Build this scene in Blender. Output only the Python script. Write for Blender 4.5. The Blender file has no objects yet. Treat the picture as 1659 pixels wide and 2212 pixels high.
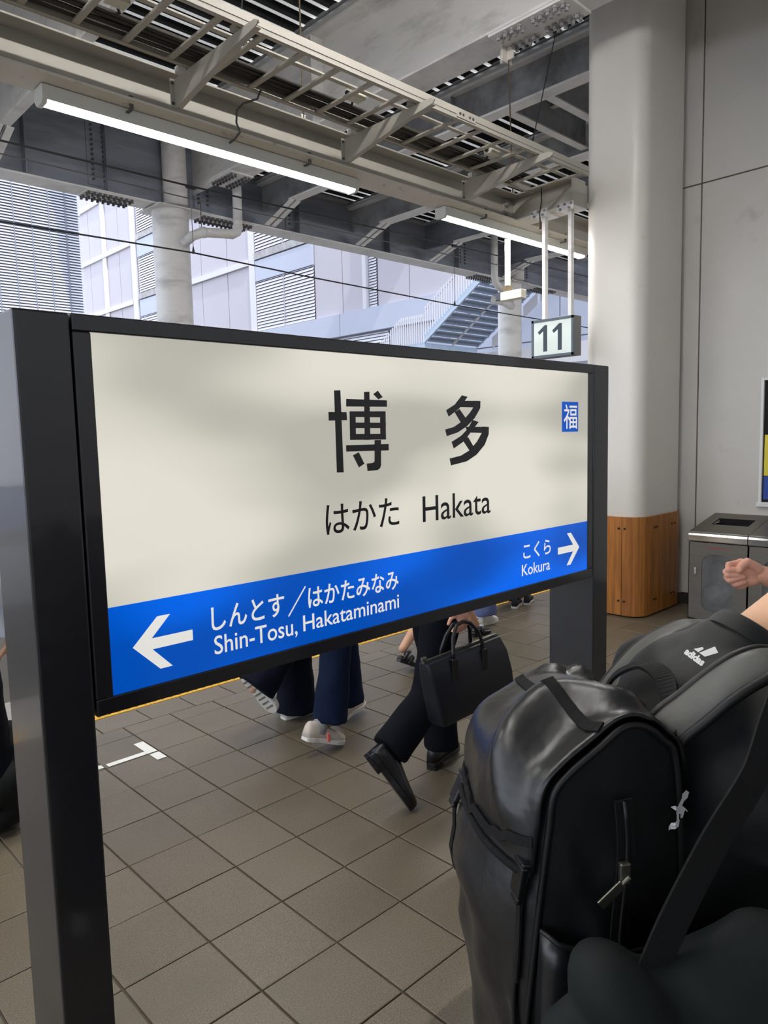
import bpy, bmesh, math, random
from math import sin, cos, pi, radians, sqrt
from mathutils import Vector, Matrix, noise
random.seed(7)
SC = bpy.context.scene
COL = SC.collection
V = Vector

# ------------------------------------------------------------------ camera
CAMH = 1.676
cam_d = bpy.data.cameras.new('camera'); cam = bpy.data.objects.new('camera', cam_d); COL.objects.link(cam)
def cam_axes(a, b, c):
    fw = V((cos(a), sin(a), 0)); rt = V((sin(a), -cos(a), 0)); dn = V((0, 0, -1))
    fw2 = fw*cos(b)+dn*sin(b); dn2 = dn*cos(b)-fw*sin(b)
    rt2 = rt*cos(c)+dn2*sin(c); dn3 = dn2*cos(c)-rt*sin(c)
    return rt2, dn3, fw2
_r, _d, _f = cam_axes(0.80877, 0.102014, 0.024007)
cam.matrix_world = Matrix(((_r.x, -_d.x, -_f.x, 0), (_r.y, -_d.y, -_f.y, 0), (_r.z, -_d.z, -_f.z, CAMH), (0, 0, 0, 1)))
cam_d.sensor_fit = 'HORIZONTAL'; cam_d.sensor_width = 36.0
cam_d.lens = 1569.3/1659*36.0
cam_d.clip_start = 0.05; cam_d.clip_end = 400
SC.camera = cam

# ------------------------------------------------------------------ sky, sun, exposure
SC.view_settings.view_transform = 'Standard'; SC.view_settings.look = 'None'
SC.view_settings.gamma = 1.0; SC.view_settings.use_curve_mapping = False
SC.view_settings.exposure = 0.0
world = bpy.data.worlds.new('sky'); SC.world = world; world.use_nodes = True
bg = world.node_tree.nodes['Background']
bg.inputs[0].default_value = (0.80, 0.87, 1.0, 1); bg.inputs[1].default_value = 2.6
sun_d = bpy.data.lights.new('sun', 'SUN'); sun = bpy.data.objects.new('sun', sun_d); COL.objects.link(sun)
sun_d.energy = 3.2; sun_d.angle = radians(1.2); sun_d.color = (1.0, 0.96, 0.90)
SUN = V((0.12, 0.60, -0.79)).normalized()
sun.rotation_euler = SUN.to_track_quat('-Z', 'Y').to_euler()
BARE = 155.0
TUBE = 85.0       # radiance of the fluorescent diffusers

# ------------------------------------------------------------------ materials
def S(r, g, b):
    f = lambda c: (c/255/12.92) if c/255 <= 0.04045 else ((c/255+0.055)/1.055)**2.4
    return (f(r), f(g), f(b), 1)
def mat(name, col, rough=0.6, metal=0.0, var=0.0, vscale=6.0, bump=0.0, bscale=40.0, dirt=None, dscale=2.0, dlim=(0.55, 0.75),
        stretch=(1, 1, 1), coat=0.0, spec=0.5, emis=None, estr=0.0, grain=0.0, gscale=400, trans=0.0, sheen=0.0, coords='Object', bdist=0.01):
    m = bpy.data.materials.new(name); m.use_nodes = True
    nt = m.node_tree; N = nt.nodes; Lk = nt.links
    b = N['Principled BSDF']
    b.inputs['Base Color'].default_value = col; b.inputs['Roughness'].default_value = rough
    b.inputs['Metallic'].default_value = metal; b.inputs['Specular IOR Level'].default_value = spec
    b.inputs['Coat Weight'].default_value = coat; b.inputs['Coat Roughness'].default_value = 0.08
    b.inputs['Transmission Weight'].default_value = trans
    b.inputs['Sheen Weight'].default_value = sheen
    tc = N.new('ShaderNodeTexCoord'); mp = N.new('ShaderNodeMapping'); mp.inputs['Scale'].default_value = stretch
    Lk.new(tc.outputs[coords], mp.inputs[0])
    src = None
    def noise_(scale, detail=5, rough_=0.6):
        n = N.new('ShaderNodeTexNoise'); n.inputs['Scale'].default_value = scale; n.inputs['Detail'].default_value = detail
        n.inputs['Roughness'].default_value = rough_; Lk.new(mp.outputs[0], n.inputs['Vector']); return n.outputs[0]
    def mix(fac, a, bb):
        x = N.new('ShaderNodeMix'); x.data_type = 'RGBA'; Lk.new(fac, x.inputs[0])
        for i, s in ((6, a), (7, bb)):
            if isinstance(s, tuple): x.inputs[i].default_value = s
            else: Lk.new(s, x.inputs[i])
        return x.outputs[2]
    def ramp(o, lo, hi):
        r = N.new('ShaderNodeMapRange'); r.inputs[1].default_value = lo; r.inputs[2].default_value = hi; Lk.new(o, r.inputs[0]); return r.outputs[0]
    cur = col
    if var:
        lo = tuple(c*(1-var) for c in col[:3])+(1,); hi = tuple(min(1, c*(1+var)) for c in col[:3])+(1,)
        cur = mix(ramp(noise_(vscale), 0.3, 0.7), lo, hi)
    if grain:
        dk = tuple(c*(1-grain) for c in col[:3])+(1,); lt = tuple(min(1, c*(1+grain)) for c in col[:3])+(1,)
        g = mix(ramp(noise_(gscale, 2, 0.7), 0.32, 0.68), dk, lt)
        if isinstance(cur, tuple): cur = g
        else:
            x = N.new('ShaderNodeMix'); x.data_type = 'RGBA'; x.inputs[0].default_value = 0.6; Lk.new(cur, x.inputs[6]); Lk.new(g, x.inputs[7]); cur = x.outputs[2]
    if dirt:
        cur = mix(ramp(noise_(dscale, 8, 0.65), *dlim), cur, dirt)
    if not isinstance(cur, tuple): Lk.new(cur, b.inputs['Base Color'])
    if bump:
        bn = N.new('ShaderNodeBump'); bn.inputs['Strength'].default_value = bump; bn.inputs['Distance'].default_value = bdist
        Lk.new(noise_(bscale, 4), bn.inputs['Height']); Lk.new(bn.outputs[0], b.inputs['Normal'])
    if emis:
        b.inputs['Emission Color'].default_value = emis; b.inputs['Emission Strength'].default_value = estr
    return m
M = {}
M['tile'] = mat('granite_tile', S(103, 94, 78), 0.40, var=0.12, vscale=1.3, grain=0.75, gscale=230, bump=0.10, bscale=200, dirt=S(92, 83, 68), dscale=1.6, dlim=(0.50, 0.80), coords='Object', spec=0.45)
M['grout'] = mat('dark_grout', S(80, 73, 62), 0.9, var=0.3, vscale=3)
M['yellow'] = mat('yellow_paving', S(215, 170, 60), 0.6, var=0.1)
M['concrete'] = mat('concrete', S(150, 147, 142), 0.85, var=0.15, vscale=1.5, bump=0.2)
M['ballast'] = mat('ballast', S(110, 104, 96), 0.95, var=0.4, vscale=20, bump=1.0, bscale=25)
M['rail'] = mat('rail_steel', S(140, 125, 110), 0.4, metal=0.8)
M['black'] = mat('dark_painted_metal', S(28, 29, 35), 0.36, metal=0.0, coat=0.6, spec=0.5, var=0.08, vscale=4)
M['groove'] = mat('black_gap', S(10, 10, 12), 0.8)
M['cream'] = mat('cream_painted_steel', S(180, 176, 167), 0.5, var=0.05, vscale=3, dirt=S(150, 138, 118), dscale=7, dlim=(0.66, 0.82))
M['creamflange'] = mat('stained_cream_flange', S(214, 210, 202), 0.55, var=0.05, dirt=S(120, 104, 84), dscale=9, dlim=(0.60, 0.78))
M['steelwhite'] = mat('white_painted_steel', S(228, 227, 226), 0.42, var=0.06, vscale=1.2, stretch=(1, 1, 3), dirt=S(170, 168, 165), dscale=1.6, dlim=(0.5, 0.8))
M['steelgrey'] = mat('sooty_grey_steel', S(160, 162, 165), 0.45, var=0.25, vscale=1.8, dirt=S(112, 112, 114), dscale=1.5, dlim=(0.45, 0.65))
M['steelblue'] = mat('dark_blue_grey_steel', S(136, 141, 154), 0.45, var=0.2, vscale=1.2, stretch=(0.5, 1, 3), dirt=S(98, 102, 114), dscale=0.9, dlim=(0.45, 0.65))
M['foam'] = mat('dark_roof_foam', S(46, 48, 52), 0.85, var=0.2, vscale=8)
def translucent_ridge():
    m = bpy.data.materials.new('translucent_white_ridge'); m.use_nodes = True; nt = m.node_tree; N = nt.nodes; L = nt.links
    N.remove(N['Principled BSDF']); t = N.new('ShaderNodeBsdfTranslucent'); d = N.new('ShaderNodeBsdfDiffuse'); x = N.new('ShaderNodeMixShader')
    t.inputs[0].default_value = (.82, .78, .70, 1); d.inputs[0].default_value = (.8, .8, .78, 1); x.inputs[0].default_value = 0.45
    L.new(t.outputs[0], x.inputs[1]); L.new(d.outputs[0], x.inputs[2]); L.new(x.outputs[0], N['Material Output'].inputs[0]); return m
M['ridge'] = translucent_ridge()  # white sheet ridges, made translucent so the sky brightens them
M['flash'] = mat('galvanised_flashing', S(190, 192, 195), 0.35, metal=0.3, var=0.1)
M['bolt'] = mat('painted_bolt', S(150, 150, 152), 0.4, var=0.1)
M['darkbolt'] = mat('dark_bolt', S(84, 84, 88), 0.4)
M['fixture'] = mat('white_enamel', S(212, 214, 208), 0.4)
M['tube'] = mat('lit_diffuser', S(255, 255, 255), 0.4, emis=(1.0, 0.98, 0.94, 1), estr=TUBE)
M['baretube'] = mat('added_bare_tube', S(255, 255, 255), 0.4, emis=(1.0, 0.97, 0.92, 1), estr=BARE)  # for the unseen tubes added as ceiling fill
M['cable'] = mat('grey_black_cable', S(62, 58, 54), 0.7, var=0.25, vscale=30, stretch=(0.05, 1, 1))
M['wire'] = mat('black_wire', S(28, 27, 32), 0.5)
M['wiregrey'] = mat('grey_wire', S(90, 90, 92), 0.5)
M['rust'] = mat('rusty_fitting', S(104, 92, 74), 0.7, metal=0.4, var=0.3, vscale=60)
M['pillar'] = mat('off_white_cladding', S(226, 222, 215), 0.34, var=0.03, vscale=1.5, dirt=S(176, 170, 160), dscale=4, dlim=(0.66, 0.9), bump=0.02, bscale=5)
M['shaft'] = mat('grey_white_panel', S(205, 202, 196), 0.4, var=0.04, vscale=1.2, dirt=S(160, 156, 150), dscale=3, dlim=(0.62, 0.9))
M['seal'] = mat('brown_sealant', S(112, 100, 84), 0.7)
M['white'] = mat('white_gloss', S(232, 232, 232), 0.4)
M['tape'] = mat('white_floor_tape', S(232, 232, 228), 0.5, var=0.04, dirt=S(170, 165, 155), dscale=25, dlim=(0.6, 0.8))
M['inox'] = mat('brushed_stainless', S(128, 124, 116), 0.40, metal=1.0, var=0.08, vscale=3, bump=0.04, bscale=60, stretch=(1, 1, 12))
M['inoxb'] = mat('polished_stainless', S(205, 205, 205), 0.16, metal=1.0, var=0.05)
M['hole'] = mat('dark_inside', S(14, 14, 15), 0.9)
M['bag'] = mat('clear_rubbish_bag', S(120, 122, 124), 0.25, var=0.35, vscale=9, bump=0.9, bscale=12, coat=0.5)
M['acrylic'] = mat('clear_acrylic', S(235, 238, 240), 0.06, trans=0.9, spec=0.5)
M['red'] = mat('red_print', S(190, 60, 50), 0.6)
M['blueprint'] = mat('blue_print', S(30, 70, 160), 0.5)
M['yelprint'] = mat('yellow_print', S(225, 205, 60), 0.5)
M['base'] = mat('dark_skirting', S(40, 38, 36), 0.6)
M['cctv'] = mat('cctv_casing', S(214, 211, 196), 0.45)
M['glassdk'] = mat('dark_glass', S(40, 44, 54), 0.12, spec=0.7)
M['numframe'] = mat('grey_blue_frame', S(78, 90, 100), 0.35, spec=0.6)
M['numside'] = mat('grey_sign_side', S(120, 120, 120), 0.5)
M['galv'] = mat('pale_blue_galvanised', S(180, 196, 214), 0.55, var=0.06)  # plain pale blue base colour of the stair steel
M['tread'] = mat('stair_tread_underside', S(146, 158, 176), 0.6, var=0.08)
M['facade'] = mat('pale_lilac_cladding', S(188, 184, 192), 0.8, var=0.02, vscale=0.5)
M['facblue'] = mat('pale_blue_cladding', S(184, 190, 206), 0.7, var=0.02, vscale=0.5)
M['facwhite'] = mat('white_facade_trim', S(212, 210, 214), 0.7)
M['facgrey'] = mat('weathered_ledge', S(170, 168, 170), 0.8, var=0.25, vscale=3)
M['louvre'] = mat('louvre_slat', S(214, 212, 218), 0.6)
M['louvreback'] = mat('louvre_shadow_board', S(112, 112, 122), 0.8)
M['louvwhite'] = mat('white_louvre_slat', S(232, 234, 240), 0.5)
M['louvblue'] = mat('grey_blue_backing', S(128, 134, 150), 0.7)
M['joint'] = mat('facade_joint', S(176, 172, 182), 0.8)
# people
M['skin'] = mat('skin', S(206, 158, 130), 0.5, var=0.06, vscale=18, spec=0.4)
M['skinpink'] = mat('pink_skin', S(232, 172, 148), 0.48, var=0.10, vscale=30, spec=0.4, bump=0.12, bscale=160, bdist=0.002)
M['hair'] = mat('black_hair', S(22, 19, 18), 0.45, bump=0.4, bscale=120)
M['navy'] = mat('navy_trousers', S(12, 18, 33), 0.85, spec=0.15, var=0.12, vscale=12, bump=0.1, bscale=300)
M['denim'] = mat('dark_denim', S(19, 31, 56), 0.85, spec=0.15, var=0.2, vscale=14, bump=0.15, bscale=400)
M['blacksuit'] = mat('black_suit_cloth', S(8, 11, 20), 0.85, spec=0.15, var=0.12, vscale=12)
M['paleblue'] = mat('blue_wide_trousers', S(92, 104, 150), 0.85, var=0.1, vscale=10)
M['shirtw'] = mat('pale_shirt', S(205, 212, 225), 0.8, var=0.04)
M['shirtg'] = mat('grey_shirt', S(120, 120, 125), 0.85)
M['shirtd'] = mat('dark_shirt', S(34, 36, 44), 0.85)
M['sneaker'] = mat('cream_sneaker_knit', S(206, 196, 184), 0.8, var=0.06, bump=0.2, bscale=300)
M['solewhite'] = mat('white_sole', S(222, 220, 214), 0.6, var=0.05)
M['solegrey'] = mat('worn_grey_sole', S(120, 118, 112), 0.8, var=0.4, vscale=25)
M['leather'] = mat('black_leather', S(18, 18, 21), 0.28, var=0.15)
M['navybag'] = mat('navy_leather_case', S(11, 17, 30), 0.42, var=0.12, vscale=10, bump=0.12, bscale=220)
M['sock'] = mat('grey_sock', S(150, 150, 152), 0.9)
M['pinkmark'] = mat('pink_trim', S(232, 120, 110), 0.7)
# backpack
M['vinyl'] = mat('black_coated_vinyl', S(17, 19, 22), 0.34, var=0.2, vscale=5, bump=0.2, bscale=9, spec=0.7, bdist=0.02)
M['nylon'] = mat('black_nylon_panel', S(6, 9, 10), 0.65, spec=0.25, var=0.2, vscale=12, bump=0.2, bscale=30)
M['piping'] = mat('black_piping', S(9, 9, 10), 0.5)
M['webbing'] = mat('black_webbing', S(12, 13, 14), 0.75, spec=0.3, bump=0.6, bscale=500, bdist=0.002)
M['strap'] = mat('grey_black_strap_face', S(84, 84, 80), 0.45, var=0.2, vscale=9, bump=0.4, bscale=18, bdist=0.006)
M['tshirt'] = mat('black_tshirt', S(9, 12, 14), 0.62, spec=0.35, var=0.12, vscale=9, bump=0.15, bscale=14, sheen=0.1, bdist=0.01)
M['cloth'] = mat('dark_green_black_cloth', S(17, 25, 25), 0.75, spec=0.3, var=0.15, vscale=6, bump=0.3, bscale=8)
M['logo'] = mat('white_print', S(225, 225, 225), 0.6)
M['zipm'] = mat('dull_zip_metal', S(120, 118, 110), 0.35, metal=0.9)
M['buckle'] = mat('black_plastic', S(14, 14, 15), 0.35)

def wood_mat():
    m = mat('oak_strip_board', S(166, 108, 52), 0.42, var=0.0)
    nt = m.node_tree; N = nt.nodes; L = nt.links; b = N['Principled BSDF']
    tc = N['Texture Coordinate']; mp = N['Mapping']; mp.inputs['Scale'].default_value = (26, 26, 1.3)
    n = N.new('ShaderNodeTexNoise'); n.inputs['Scale'].default_value = 1.0; n.inputs['Detail'].default_value = 3; L.new(mp.outputs[0], n.inputs[0])
    n2 = N.new('ShaderNodeTexNoise'); n2.inputs['Scale'].default_value = 9.0; n2.inputs['Detail'].default_value = 6
    mp2 = N.new('ShaderNodeMapping'); mp2.inputs['Scale'].default_value = (9, 9, 0.6); L.new(tc.outputs['Object'], mp2.inputs[0]); L.new(mp2.outputs[0], n2.inputs[0])
    cr = N.new('ShaderNodeValToRGB'); e = cr.color_ramp.elements
    e[0].position = 0.30; e[0].color = S(150, 92, 40); e[1].position = 0.72; e[1].color = S(196, 130, 58); L.new(n.outputs[0], cr.inputs[0])
    mx = N.new('ShaderNodeMix'); mx.data_type = 'RGBA'; mx.blend_type = 'MULTIPLY'; mx.inputs[0].default_value = 0.28
    cr2 = N.new('ShaderNodeValToRGB'); cr2.color_ramp.elements[0].position = 0.35; cr2.color_ramp.elements[0].color = (0.35, 0.3, 0.25, 1); cr2.color_ramp.elements[1].position = 0.6; cr2.color_ramp.elements[1].color = (1, 1, 1, 1)
    L.new(n2.outputs[0], cr2.inputs[0]); L.new(cr.outputs[0], mx.inputs[6]); L.new(cr2.outputs[0], mx.inputs[7]); L.new(mx.outputs[2], b.inputs['Base Color'])
    return m
M['wood'] = wood_mat()

def panel_mat(name, col, base_e, lo, hi, rough=0.18):
    """back-lit acrylic: the tubes behind it glow unevenly"""
    m = bpy.data.materials.new(name); m.use_nodes = True; nt = m.node_tree; N = nt.nodes; L = nt.links; b = N['Principled BSDF']
    b.inputs['Base Color'].default_value = tuple(c*0.12 for c in col[:3])+(1,); b.inputs['Roughness'].default_value = rough; b.inputs['Specular IOR Level'].default_value = 0.35
    tc = N.new('ShaderNodeTexCoord'); mp = N.new('ShaderNodeMapping'); mp.inputs['Scale'].default_value = (1.6, 1, 4.2); mp.inputs['Location'].default_value = (1.9, 0, 2.3)
    L.new(tc.outputs['Object'], mp.inputs[0])
    n = N.new('ShaderNodeTexNoise'); n.inputs['Scale'].default_value = 1.0; n.inputs['Detail'].default_value = 1.0; n.inputs['Roughness'].default_value = 0.3; L.new(mp.outputs[0], n.inputs[0])
    r = N.new('ShaderNodeMapRange'); r.interpolation_type = 'SMOOTHSTEP'
    r.inputs[1].default_value = 0.36; r.inputs[2].default_value = 0.64; r.inputs[3].default_value = lo; r.inputs[4].default_value = hi; L.new(n.outputs[0], r.inputs[0])
    mul = N.new('ShaderNodeMath'); mul.operation = 'MULTIPLY'; mul.inputs[1].default_value = base_e; L.new(r.outputs[0], mul.inputs[0])
    b.inputs['Emission Color'].default_value = col; L.new(mul.outputs[0], b.inputs['Emission Strength'])
    return m
M['lit'] = panel_mat('backlit_ivory_acrylic', (0.92, 0.885, 0.77, 1), 0.68, 0.70, 1.16)
M['litblue'] = panel_mat('backlit_blue_film', (0.0, 0.13, 0.82, 1), 0.90, 0.60, 1.12)
M['litletter'] = panel_mat('backlit_white_letter', (0.92, 0.90, 0.85, 1), 0.86, 0.92, 1.0)
M['litnum'] = panel_mat('backlit_pale_panel', (0.80, 0.88, 0.84, 1), 0.85, 0.9, 1.05)
M['ink'] = mat('black_film', S(30, 30, 34), 0.3, spec=0.5)
M['numink'] = mat('slate_film', S(44, 58, 66), 0.3)

# ------------------------------------------------------------------ helpers
WLOC = {}
def tag(o, label=None, cat=None, group=None, kind=None):
    if label: o['label'] = label
    if cat: o['category'] = cat
    if group: o['group'] = group
    if kind: o['kind'] = kind
    return o
def thing(name, loc, label, cat, group=None):
    o = bpy.data.objects.new(name, None); COL.objects.link(o); o.location = loc; o.empty_display_size = 0.1
    WLOC[o.name] = V(loc); return tag(o, label, cat, group)
class MB:
    def __init__(s): s.v = []; s.f = []
    def add(s, vs, fs):
        k = len(s.v); s.v += [tuple(v) for v in vs]; s.f += [tuple(i+k for i in f) for f in fs]; return s
    def box(s, x0, x1, y0, y1, z0, z1):
        v = [(x, y, z) for z in (z0, z1) for y in (y0, y1) for x in (x0, x1)]
        return s.add(v, [(0, 2, 3, 1), (4, 5, 7, 6), (0, 1, 5, 4), (2, 6, 7, 3), (0, 4, 6, 2), (1, 3, 7, 5)])
    def bar(s, p, q, w, h, up=(0, 0, 1)):
        p = V(p); q = V(q); d = (q-p).normalized(); up = V(up)
        a = d.cross(up)
        if a.length < 1e-4: a = d.cross(V((1, 0, 0)))
        a.normalize(); b = a.cross(d).normalized(); a = a*(w/2); b = b*(h/2)
        v = [p-a-b, p+a-b, p+a+b, p-a+b, q-a-b, q+a-b, q+a+b, q-a+b]
        return s.add(v, [(3, 2, 1, 0), (4, 5, 6, 7), (0, 1, 5, 4), (1, 2, 6, 5), (2, 3, 7, 6), (3, 0, 4, 7)])
    def tube(s, pts, r, n=8, cap=True):
        pts = [V(p) for p in pts]; rs = r if isinstance(r, (list, tuple)) else [r]*len(pts)
        rings = []; a = None
        for i, p in enumerate(pts):
            d = (pts[min(i+1, len(pts)-1)]-pts[max(i-1, 0)]).normalized()
            if a is None:
                a = d.cross(V((0, 0, 1)));
                if a.length < 1e-3: a = d.cross(V((1, 0, 0)))
            a = (a-d*a.dot(d)).normalized(); b = d.cross(a)
            rings.append([p+(a*cos(2*pi*k/n)+b*sin(2*pi*k/n))*rs[i] for k in range(n)])
        return s.rings(rings, cap)
    def rings(s, rings, cap=True, closed=True):
        n = len(rings[0]); vs = [v for r in rings for v in r]; fs = []
        for i in range(len(rings)-1):
            for k in range(n if closed else n-1):
                k2 = (k+1) % n; fs.append((i*n+k, i*n+k2, (i+1)*n+k2, (i+1)*n+k))
        if cap: fs.append(tuple(range(n-1, -1, -1))); fs.append(tuple(range((len(rings)-1)*n, len(rings)*n)))
        return s.add(vs, fs)
    def prism(s, poly, fn0, fn1):
        n = len(poly)
        return s.add([fn0(p) for p in poly]+[fn1(p) for p in poly], [tuple(range(n-1, -1, -1)), tuple(range(n, 2*n))]+[(k, (k+1) % n, n+(k+1) % n, n+k) for k in range(n)])
    def build(s, name, m, parent=None, smooth=False, bev=0.0, segs=2, local=False, auto=None):
        me = bpy.data.meshes.new(name)
        off = V((0, 0, 0))
        if parent is not None and not local:
            off = WLOC.get(parent.name, V((0, 0, 0)))
        me.from_pydata([tuple(V(v)-off) for v in s.v], [], s.f)
        bm = bmesh.new(); bm.from_mesh(me); bmesh.ops.recalc_face_normals(bm, faces=bm.faces); bm.to_mesh(me); bm.free()
        me.materials.append(m)
        o = bpy.data.objects.new(name, me); COL.objects.link(o)
        if parent is not None:
            o.parent = parent; WLOC[o.name] = off
        if smooth:
            for p in me.polygons: p.use_smooth = True
        if bev:
            b = o.modifiers.new('bevel', 'BEVEL'); b.width = bev; b.segments = segs; b.limit_method = 'ANGLE'; b.angle_limit = radians(35)
        if auto: o['x'] = 0; del o['x']
        return o
def boxo(name, m, d, parent=None, **k): return MB().box(*d).build(name, m, parent, **k)
def copy_tree(o, parent=None, dloc=V((0, 0, 0))):
    c = o.copy(); COL.objects.link(c)
    if parent is None: c.location = o.location+dloc
    else: c.parent = parent
    WLOC[c.name] = WLOC.get(o.name, V((0, 0, 0)))+dloc
    for ch in list(o.children): copy_tree(ch, c)
    return c
def struct(o): o['kind'] = 'structure'; return o
def rrect(x0, x1, y0, y1, r, n=6):
    P = []
    for cx, cy, a0 in ((x1-r, y1-r, 0), (x0+r, y1-r, 90), (x0+r, y0+r, 180), (x1-r, y0+r, 270)):
        for k in range(n+1):
            a = radians(a0+90*k/n); P.append((cx+r*cos(a), cy+r*sin(a)))
    return P
def evalmesh(o):
    dg = bpy.context.evaluated_depsgraph_get(); dg.update()
    me = bpy.data.meshes.new_from_object(o.evaluated_get(dg), depsgraph=dg); return me
def cap(bm, p, q, r1, r2, n=14, ends=(True, True)):
    p = V(p); q = V(q); d = q-p; L = d.length
    rot = d.to_track_quat('Z', 'Y').to_matrix().to_4x4() if L > 1e-6 else Matrix()
    if L > 1e-6: bmesh.ops.create_cone(bm, cap_ends=True, segments=n, radius1=r1, radius2=r2, depth=L, matrix=Matrix.Translation((p+q)/2) @ rot)
    if ends[0]: bmesh.ops.create_icosphere(bm, subdivisions=2, radius=r1*1.03, matrix=Matrix.Translation(p))
    if ends[1]: bmesh.ops.create_icosphere(bm, subdivisions=2, radius=r2*1.03, matrix=Matrix.Translation(q))
def ball(bm, p, rx, ry, rz, rot=None):
    m = Matrix.Translation(V(p)) @ (rot if rot else Matrix()) @ Matrix.Diagonal((rx, ry, rz, 1))
    bmesh.ops.create_icosphere(bm, subdivisions=3, radius=1.0, matrix=m)
def melt(bm, name, m, parent, voxel, smooth=4, amp=0.0, freq=10.0, disp=None):
    """fuse the lumps in bm into one continuous skin"""
    me = bpy.data.meshes.new('tmp'); bm.to_mesh(me); bm.free()
    o = bpy.data.objects.new('tmp', me); COL.objects.link(o)
    r = o.modifiers.new('r', 'REMESH'); r.mode = 'VOXEL'; r.voxel_size = voxel; r.adaptivity = 0.0
    s = o.modifiers.new('s', 'SMOOTH'); s.factor = 0.5; s.iterations = smooth
    nm = evalmesh(o); bpy.data.objects.remove(o); bpy.data.meshes.remove(me)
    off = WLOC.get(parent.name, V((0, 0, 0))) if parent else V((0, 0, 0))
    if amp or disp:
        ns = [v.normal.copy() for v in nm.vertices]
        for v, n_ in zip(nm.vertices, ns):
            d = amp*noise.noise(v.co*freq) if amp else 0
            if disp: d += disp(v.co, n_)
            v.co += n_*d
    for v in nm.vertices: v.co -= off
    nm.name = name; nm.materials.clear(); nm.materials.append(m)
    for p in nm.polygons: p.use_smooth = True
    c = bpy.data.objects.new(name, nm); COL.objects.link(c)
    if parent: c.parent = parent; WLOC[c.name] = off
    return c
def text_mesh(s, weight=0.0):
    cu = bpy.data.curves.new('t', 'FONT'); cu.body = s; cu.offset = weight; cu.resolution_u = 4
    o = bpy.data.objects.new('t', cu); COL.objects.link(o); me = evalmesh(o); bpy.data.objects.remove(o); return me
def lettering(name, s, m, parent, box, place, weight=0.0, th=0.0008):
    """text fitted to box=(a0,a1,b0,b1) of the panel; place(a,b,t) -> world point"""
    me = text_mesh(s, weight)
    xs = [v.co.x for v in me.vertices]; ys = [v.co.y for v in me.vertices]
    if not xs: return None
    x0, x1, y0, y1 = min(xs), max(xs), min(ys), max(ys); off = WLOC.get(parent.name, V((0, 0, 0)))
    mb = MB(); vs = []
    for v in me.vertices:
        a = box[0]+(v.co.x-x0)/(x1-x0)*(box[1]-box[0]); b = box[2]+(v.co.y-y0)/(y1-y0)*(box[3]-box[2]); vs.append(place(a, b, th))
    nm = bpy.data.meshes.new(name); nm.from_pydata([tuple(V(v)-off) for v in vs], [], [tuple(p.vertices) for p in me.polygons]); nm.materials.append(m)
    o = bpy.data.objects.new(name, nm); COL.objects.link(o); o.parent = parent; WLOC[o.name] = off
    return o

# ================================================================== GROUND, PLATFORM
g = boxo('floor', M['ballast'], (-60, 60, -40, 75, -1.5, -1.15)); struct(g)
g['label'] = 'ballast ground far below the platforms'
pl = boxo('floor', M['grout'], (-5, 17, -9, 4.335, -1.15, -0.006)); struct(pl)
edge = boxo('trim_1', M['concrete'], (-5, 17, 4.335, 5.1, -1.15, -0.004)); struct(edge)
TX, TY = 0.300, 0.3108
tiles = []
for j in range(-1, 44):
    for i in range(-21, 52):
        x0 = 1.431+TX*i; y1 = 3.6418-TY*j
        if j == -1: y1 = 3.953
        tiles.append((x0, x0+TX, y1-TY, y1))
for i in range(-21, 52):
    x0 = 1.431+TX*i; tiles.append((x0, x0+TX, 3.953, 4.105))
    tiles.append((x0+0.183, x0+0.183+TX, 4.105, 4.335))
def vis_rank(t):
    cx = (t[0]+t[1])/2; cy = (t[2]+t[3])/2; v = V((cx, cy, -CAMH)); d = v.dot(_f)
    if d < 0.3: return 1e9
    px = v.dot(_r)/d*1569.3; py = v.dot(_d)/d*1569.3
    if px < -960 or px > 760 or py > 1290: return 1e8+d
    return d
tiles = [t for t in tiles if t[0] > -4.9 and t[1] < 16.9 and t[2] > -8.9]
tiles.sort(key=vis_rank)
tmesh = {}
def tile_mesh(w, h):
    k = (round(w, 3), round(h, 3))
    if k not in tmesh:
        a = w/2-0.0042; b = h/2-0.002; c = 0.0025
        vs = [(-a, -b, -0.006), (a, -b, -0.006), (a, b, -0.006), (-a, b, -0.006), (-a, -b, -c*.6), (a, -b, -c*.6), (a, b, -c*.6), (-a, b, -c*.6),
              (-a+c, -b+c, 0), (a-c, -b+c, 0), (a-c, b-c, 0), (-a+c, b-c, 0)]
        fs = [(0, 1, 5, 4), (1, 2, 6, 5), (2, 3, 7, 6), (3, 0, 4, 7), (4, 5, 9, 8), (5, 6, 10, 9), (6, 7, 11, 10), (7, 4, 8, 11), (8, 9, 10, 11)]
        me = bpy.data.meshes.new('tile'); me.from_pydata(vs, [], fs); me.materials.append(M['tile']); tmesh[k] = me
    return tmesh[k]
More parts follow.
